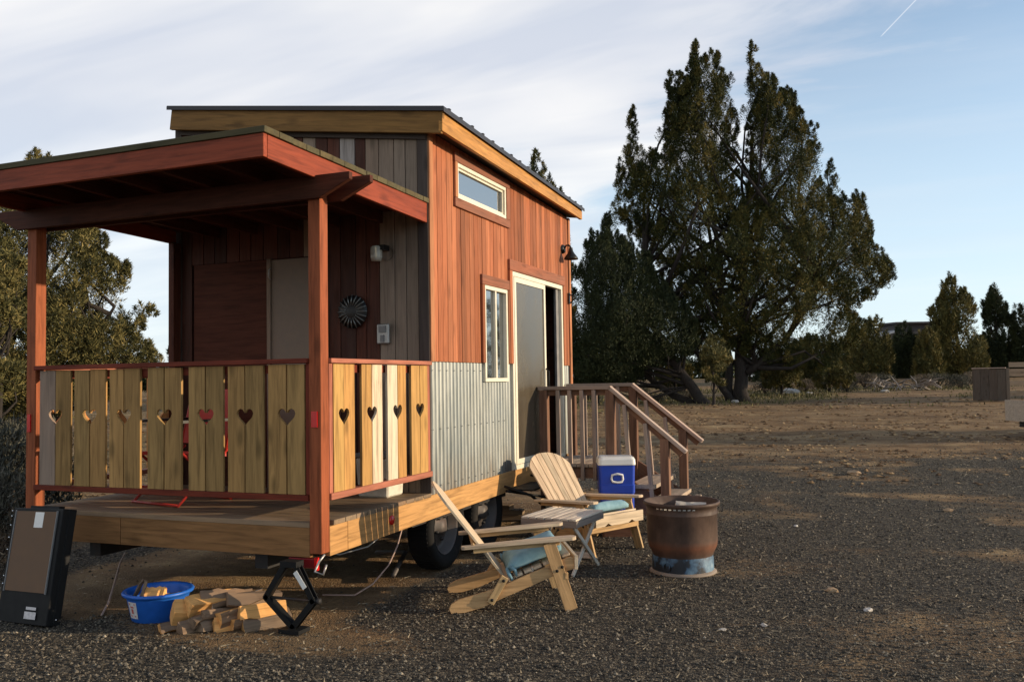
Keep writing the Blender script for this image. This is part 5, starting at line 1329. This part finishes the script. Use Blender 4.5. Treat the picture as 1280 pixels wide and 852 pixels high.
def split_log(name, lab, c, L, ang, r, seed, tilt=0., roll=0., mat='split_wood', group=None, wedge=True, cat='firewood'):
    """a wedge split from a round: two torn faces and a curved bark back"""
    g = random.Random(seed); half = R(g.uniform(28, 62)); rr = r*1.65 if mat != 'bark_grey' else r*1.4
    prof = [(g.uniform(-.10, .15)*rr, g.uniform(-.08, .08)*rr)]
    na = 6
    for k in range(na+1):
        a = -half+2*half*k/na; q = rr*g.uniform(.93, 1.05); prof.append((q*math.cos(a), q*math.sin(a)))
    cx = sum(p[0] for p in prof)/len(prof); prof = [(x-cx, y) for x, y in prof]
    m = len(prof); secs = 7; v = []; tw = g.uniform(-.25, .25)
    for i in range(secs):
        t = i/(secs-1); x = -L/2+L*t; k = g.uniform(.93, 1.06); a = tw*(t-.5); bx, by = g.uniform(-.004, .004), g.uniform(-.004, .004)
        for (y, z) in prof:
            y1, z1 = y*k*math.cos(a)-z*k*math.sin(a), y*k*math.sin(a)+z*k*math.cos(a)
            v.append((x+g.uniform(-.006, .006)*(1 if 0 < i < secs-1 else .8), y1+bx+g.uniform(-.003, .003), z1+by+g.uniform(-.003, .003)))
    f = [tuple(range(m-1, -1, -1)), tuple((secs-1)*m+i for i in range(m))]; mi = [0, 0]
    for i in range(secs-1):
        for k in range(m):
            f.append((i*m+k, i*m+(k+1) % m, (i+1)*m+(k+1) % m, (i+1)*m+k)); mi.append(1 if 1 <= k < m-1 else 0)
    me = bpy.data.meshes.new('log'); me.from_pydata(v, [], f); me.materials.append(M_(mat)); me.materials.append(M_('bark_grey')); me.polygons.foreach_set('material_index', mi)
    bm = bmesh.new(); bm.from_mesh(me); bmesh.ops.recalc_face_normals(bm, faces=bm.faces); bm.to_mesh(me); bm.free()
    M = Matrix.Translation(c) @ Matrix.Rotation(ang, 4, 'Z') @ Matrix.Rotation(tilt, 4, 'Y') @ Matrix.Rotation(roll, 4, 'X')
    o = link(name, me, None, None, M); tag(o, lab, cat, group); return o
split_log('firewood_log', 'charred log end lying in the fire pit ash', (1.86, 2.42, .37), .3, R(30), .05, 77, R(8), mat='bark_grey')
split_log('firewood_log', 'pale log leaning on the inner rim of the fire pit', (1.85, 2.46, .50), .24, R(12), .022, 78, R(2), mat='table_wood')

# ------------------------------------------------------------------ firewood pile
fw = 'split firewood stacked by the stabilizer jack'
dv = R(-62)   # logs point toward the viewer
pl = ['thick split log at the left end of the pile, bottom row', 'bottom row log beside the leftmost one, bark side up', 'dark bottom row log left of the pile centre', 'square ended split log at the front centre of the pile', 'short broad log in the bottom row right of centre', 'flat wide split log at the bottom right end of the pile',
      'orange faced split log on the upper left shoulder of the pile', 'grey bark log in the middle row left of centre', 'thin weathered splinter log near the top centre', 'bright orange split log sloping down over the front', 'reddish split log on the right shoulder of the pile',
      'orange split log topmost at the back left of the pile', 'grey knotty log on top in the middle', 'thin pale splinter log lying across the top of the pile', 'grey crooked log at the top right of the pile']
pm = ['split_wood','bark_grey','bark_grey','split_wood','split_wood','split_wood','split_wood','bark_grey','bark_grey','split_wood','split_wood','split_wood','bark_grey','table_wood','bark_grey']
gl = random.Random(12); logs = []; c0 = Vector((-.585, -.16, 0)); rr_ = Vector((_r.x, _r.y, 0)); ff_ = Vector((_f.x, _f.y, 0))
for i_, lab in enumerate(pl):
    row_, k_ = (0, i_) if i_ < 6 else ((1, i_-6) if i_ < 11 else (2, i_-11))
    u_ = (-.25+.10*k_) if row_ == 0 else ((-.20+.10*k_) if row_ == 1 else (-.13+.08*k_))
    c_ = c0 + rr_*(u_+gl.uniform(-.015, .015)) + ff_*(gl.uniform(-.04, .03)+.04*row_) + Vector((0, 0, .042+.055*row_))
    logs.append((lab, c_, gl.uniform(.30, .38), YAW+R(gl.uniform(28, 62)), gl.uniform(.046, .062)*(.55 if 'thin' in lab else 1), 40+i_, R(gl.uniform(-9, 9)), gl.uniform(0, 360), pm[i_]))
for lab, c, L, a, r, sd_, tl, rl, m in logs: split_log('firewood_log', lab, Vector(c), L, a, r*1.05, sd_, tl, R(rl), m, fw)

# ------------------------------------------------------------------ blue basin with kindling
def basin():
    Bn = thing('basin', 'round blue plastic tub with a paper label, under the porch', 'tub', (-1.21, -.10, 0), 0)
    b = MB(); b.lathe([(0, .0), (.155, .0), (.165, .01), (.195, .15), (.200, .165), (.222, .17), (.226, .182), (.218, .192), (.198, .188), (.188, .165), (.158, .02), (0, .015)], 48); b.build('tub', 'basin_blue', Bn)
    a0 = R(-88); b = MB(); v = []; n = 6
    for i in range(n+1):
        a = a0-R(12)+R(26)*i/n
        for (r, z) in ((.1745, .035), (.1955, .143)): v.append((r*math.cos(a), r*math.sin(a), z))
    b.add(v, [(2*i, 2*i+2, 2*i+3, 2*i+1) for i in range(n)]); lb = b.build('label', 'sticker', Bn, Matrix.Rotation(R(-16), 4, 'Z'))
    b = MB()
    def q(t, z): # spot on the label
        a = a0-R(12)+R(26)*t; r = .1745+(.1955-.1745)*z+.0012; return (r*math.cos(a), r*math.sin(a), .035+.108*z)
    for z0, z1, t0, t1 in ((.82, .92, .15, .85), (.64, .74, .3, .7), (.30, .58, .38, .62), (.1, .2, .2, .8)):
        b.add([q(t0, z0), q(t1, z0), q(t1, z1), q(t0, z1)], [(0, 1, 2, 3)])
    b.build('label_print', 'sticker_red', lb, Matrix.Rotation(R(-16), 4, 'Z'))
basin()
ks = [('grey piece of kindling upright at the left of the blue tub', (-1.315, -.17, .19), .16, R(20), .022, 31, R(-60), 'bark_grey'), ('second grey kindling stick leaning in the blue tub', (-1.265, -.18, .18), .15, R(60), .018, 32, R(-72), 'bark_grey'),
      ('square wooden block in the blue tub', (-1.205, -.12, .15), .13, R(20), .05, 33, 0, 'split_wood'), ('dark kindling lying flat in the blue tub', (-1.135, -.08, .13), .2, R(70), .03, 34, 0, 'bark_grey')]
for lab, c, L, a, r, sd_, tl, m in ks: split_log('kindling', lab, Vector(c), L, a, r, sd_, tl, 0, m, None, cat='kindling')

# ------------------------------------------------------------------ black studded case leaning at the left
def case():
    C = thing('black_case', 'black stud edged case with a brown panel and white stickers leaning below the porch', 'case', (0, 0, 0))
    z0 = Vector((-2.205, -.50, 0)); z1 = Vector((-1.70, -.575, 0)); dx = (z1-z0); Lx = dx.length; dx.normalize(); back = Vector((-dx.y, dx.x, 0))
    up = (Vector((0, 0, .70))+back*.13-dx*.06).normalized(); Hh = .735
    n = dx.cross(up).normalized()
    M = Matrix((dx, up, n)).transposed().to_4x4(); M.translation = z0
    C.location = z0; TM[C.name] = Matrix.Identity(4); M.translation = (0, 0, 0)
    b = MB(); b.box((0, .0, -.05), (Lx, Hh, -.002)); b.box((0, 0, -.105), (.012, Hh, -.05)); b.box((Lx-.012, 0, -.105), (Lx, Hh, -.05)); b.box((0, Hh-.012, -.105), (Lx, Hh, -.05)); b.box((.012, 0, -.105), (Lx-.012, .012, -.05))
    b.box((.012, .012, -.103), (Lx-.012, Hh-.012, -.093)); B_ = b.build('body', 'black_metal', C, M, bevel=.004)
    b = MB(); b.box((.045, .20, -.001), (Lx-.05, Hh-.02, .005)); b.build('panel', 'case_panel', C, M)
    b = MB(); fr = .006
    b.box((.036, .195, -.001), (.042, Hh-.014, .010)); b.build('edge_strip', 'grey_plastic', C, M)
    b = MB(); b.box((Lx-.047, .195, -.001), (Lx-.041, Hh-.014, .010)); b.build('edge_strip', 'grey_plastic', C, M)
    def st(name, x, y, w_, h_, m='sticker'): b = MB(); b.box((x, y, .0055), (x+w_, y+h_, .0065)); b.build(name, m, C, M)
    st('sticker', .245, Hh-.125, .09, .10, 'white_plastic'); st('sticker', .29, .035, .115, .045); st('sticker', .30, .092, .10, .018)
    b = MB()
    def stud(p, ax):
        Mx = M @ Matrix.Translation(p) @ (Matrix.Rotation(R(90), 4, 'Y') if ax else Matrix.Identity(4)); b.lathe([(0, .004), (.004, .003), (.0055, 0)], 8, Mx)
    for y in (.08, .24, .29, .46, .54, .62, .68, .715): stud((.018, y, -.001), 0)
    for y in (.12, .25, .32, .45, .58, .68): stud((Lx+.0005, y, -.03), 1)
    for y in (.06, .19, .36, .50, .60): stud((Lx+.0005, y, -.088), 1)
    b.build('studs', 'stud_metal', C)
    b = MB(); b.box((.10, Hh-.002, -.09), (.40, Hh+.018, -.05)); b.build('handle', 'black_metal', C, M)
case()

# ------------------------------------------------------------------ things on the porch
def porch_things():
    # shell shaped metal disc hung on the wall
    D = thing('wall_ornament', 'round dark metal sunflower ornament hanging on the porch wall', 'wall ornament', (-.685, P-.03, 2.11))
    b = MB(); Mx = Matrix.Rotation(R(90), 4, 'X'); b.lathe([(0, .03), (.06, .028), (.10, .012), (.135, .004), (.135, -.002), (0, -.002)], 36, Mx); b.build('disc', 'lamp_black', D)
    b = MB()
    for k in range(20):
        a = 2*math.pi*k/20; Mk = Matrix.Rotation(a, 4, 'Y'); b.tube([Mk @ Vector((.05, -.030, 0)), Mk @ Vector((.10, -.022, 0)), Mk @ Vector((.138, -.010, 0))], [.003, .005, .006], 6)
    b.build('petal_ribs', 'orn_metal', D)
    # cream bin at the wall
    C = thing('storage_bin', 'cream plastic bin standing on the porch against the cabin wall', 'bin', (-.32, 1.28, .657))
    b = MB(); b.hexa([(-.13,-.12,0),(.13,-.12,0),(.13,.12,0),(-.13,.12,0),(-.145,-.135,.30),(.145,-.135,.30),(.145,.135,.30),(-.145,.135,.30)]); b.build('body', 'bin_plastic', C, bevel=.012)
    b = MB(); b.box((-.155, -.145, .301), (.155, .145, .335)); b.build('lid', 'grey_plastic', C, bevel=.008)
    # red folding camp chair
    K = thing('camp_chair', 'red folding camp chair behind the front porch railing', 'camp chair', (-1.66, .62, .657), R(-12))
    b = MB()
    for sx in (-.27, .27):
        b.tube([(sx, -.24, 0), (sx, .22, .40)], .011, 8); b.tube([(sx, .24, 0), (sx, -.22, .40)], .011, 8); b.tube([(sx, .18, .36), (sx, .30, .86)], .011, 8); b.tube([(sx, -.22, .38), (sx, -.22, .60)], .010, 8)
    b.tube([(-.27, -.24, .01), (.27, -.24, .01)], .010, 8); b.tube([(-.27, .24, .01), (.27, .24, .01)], .010, 8); b.build('frame', 'red_paint', K)
    def sheet(name, pts): 
        b = MB(); b.hexa(pts); b.build(name, 'red_fabric', K)
    sheet('seat', [(-.26,-.23,.36),(.26,-.23,.36),(.26,.20,.33),(-.26,.20,.33),(-.26,-.23,.385),(.26,-.23,.385),(.26,.20,.355),(-.26,.20,.355)])
    sheet('backrest', [(-.27,.19,.42),(.27,.19,.42),(.27,.215,.42),(-.27,.215,.42),(-.27,.285,.84),(.27,.285,.84),(.27,.31,.84),(-.27,.31,.84)])
    for sx in (-.27, .27):
        b = MB(); b.box((sx-.03, -.25, .60), (sx+.03, .24, .62)); b.build('armrest', 'lamp_black', K)
    b = MB(); b.box((-.265, -.26, .10), (.265, -.235, .14)); b.build('foot_bar', 'red_paint', K)
plain('orn_metal', (.22, .22, .20), .35, .7)
plain('red_paint', (.45, .03, .02), .4)
porch_things()

def cords():
    b = MB(); b.tube([(-.02, 1.07, .50), (-.02, 1.06, .44), (-.04, 1.03, .33), (-.08, .97, .20), (-.16, .88, .08), (-.26, .80, .012), (-.5, .75, .008)], .006, 6)
    tag(b.build('cord', 'cord_pink', None), 'pink cord hanging from the cabin rim down to the ground', 'cord')
    b = MB(); b.tube([(-.03, .80, .45), (-.10, .72, .38), (-.25, .60, .34), (-.4, .5, .36)], .005, 6)
    tag(b.build('cord', 'chain_white', None), 'thin pale cord looping under the porch deck', 'cord')
    b = MB(); b.tube([(-1.60, -.20, .01), (-1.75, .0, .03), (-1.95, .25, .10), (-2.1, .45, .20), (-2.2, .6, .24)], .007, 6)
    tag(b.build('cord', 'cord_pink', None), 'cord rising behind the black case', 'cord')
    b = MB(); b.tube([(-.9, 2.2, .02), (-.45, 1.9, .10), (-.2, 1.25, .06)], .02, 7)
    tag(b.build('pipe', 'rim_rust', None), 'rusty pipe lying on the ground beside the trailer wheel', 'pipe')
cords()
for i, (lab, x, y, z, L, a, w_) in enumerate([('weathered plank lying under the cabin behind the wheels', .0, 4.6, .06, 1.6, 100, .14), ('brown plank stored on blocks under the cabin', -.35, 3.9, .16, 1.8, 96, .16), ('narrow plank under the cabin near the folding step', -.25, 3.4, .24, 1.4, 92, .09)]):
    pass
def stored():
    g = random.Random(8)
    labs = ['lowest weathered plank stored under the cabin behind the wheel', 'middle weathered plank stored under the cabin', 'topmost brown plank stored under the cabin']
    for k in range(3):
        p0 = Vector((-1.4, 3.9+k*.1, .05+.06*k)); p1 = Vector((-.18-.1*k, 4.35-.1*k, .05+.06*k))
        o = board('stored_plank', p0, p1, .16, .05, 'deck_plank'); tag(o, labs[k], 'plank')
stored()

# ------------------------------------------------------------------ wooden pen and cart at the far right
def pen():
    x, y, z = at(1228, 32); O = Vector((x, y, z)); Fn = thing('wood_fence', 'weathered plank fence corner at the right side of the dirt clearing', 'fence', O)
    r = Vector((_r.x, _r.y, 0)); f = Vector((_f.x, _f.y, 0)); h = inv_row(1228, 32, 461)-z
    g = random.Random(6)
    # end panel of upright planks facing the viewer-left
    e0 = Vector((0, 0, 0)) - r*.10 + f*.6; e1 = r*.62 - f*.35
    n = 4
    for k in range(n):
        c = e0.lerp(e1, (k+.5)/n); wd = (e1-e0).length/n-.012; nn = (e1-e0).cross(Vector((0, 0, 1)))
        board('plank', c, c+Vector((0, 0, h+g.uniform(-.02, .01))), wd, .04, 'old_fence', Fn, n=nn)
    c = e1; board('post', c+r*.03, c+r*.03+Vector((0, 0, h+.02)), .12, .12, 'old_fence', Fn, n=-f)
    e2 = e1+r*2.2+f*.5
    for zz in (.25, .62, .95, 1.28, h-.10):
        board('slat', e1+r*.1+Vector((0, 0, zz)), e2+Vector((0, 0, zz)), .18, .03, 'old_fence', Fn, n=-f)
    for t in (.45, 1): p = e1.lerp(e2, t)+f*.05; board('post', p, p+Vector((0, 0, h)), .10, .10, 'old_fence', Fn, n=-f)
    board('top_cap', e0+Vector((0, 0, h+.03)), e1+Vector((0, 0, h+.03)), .10, .03, 'rail_pale', Fn)
    x, y, z = at(1278, 18.5); K = thing('cart', 'light wooden cart with a black wheel at the right picture edge', 'cart', (x, y, z), YAW)
    b = MB(); b.box((-.14, -.3, .34), (1.0, .5, .38)); b.box((-.14, -.3, .38), (-.10, .5, .78)); b.box((-.10, -.3, .38), (1.0, -.27, .78)); b.build('box', 'stair_tread', K)
    b = MB(); b.lathe([(.10, -.05), (.17, -.06), (.20, -.03), (.20, .03), (.17, .06), (.10, .05)], 24, Matrix.Translation((.06, -.37, .20)) @ Matrix.Rotation(R(90), 4, 'X')); b.build('tyre', 'tyre_rubber', K)
    b = MB(); b.lathe([(.10, -.045), (.06, .0), (0, .02)], 16, Matrix.Translation((.06, -.37, .20)) @ Matrix.Rotation(R(90), 4, 'X')); b.build('rim', 'white_plastic', K)
    b = MB(); b.box((.1, -.2, .2), (.9, .4, .338)); b.build('chassis', 'dark_steel', K)
pen()
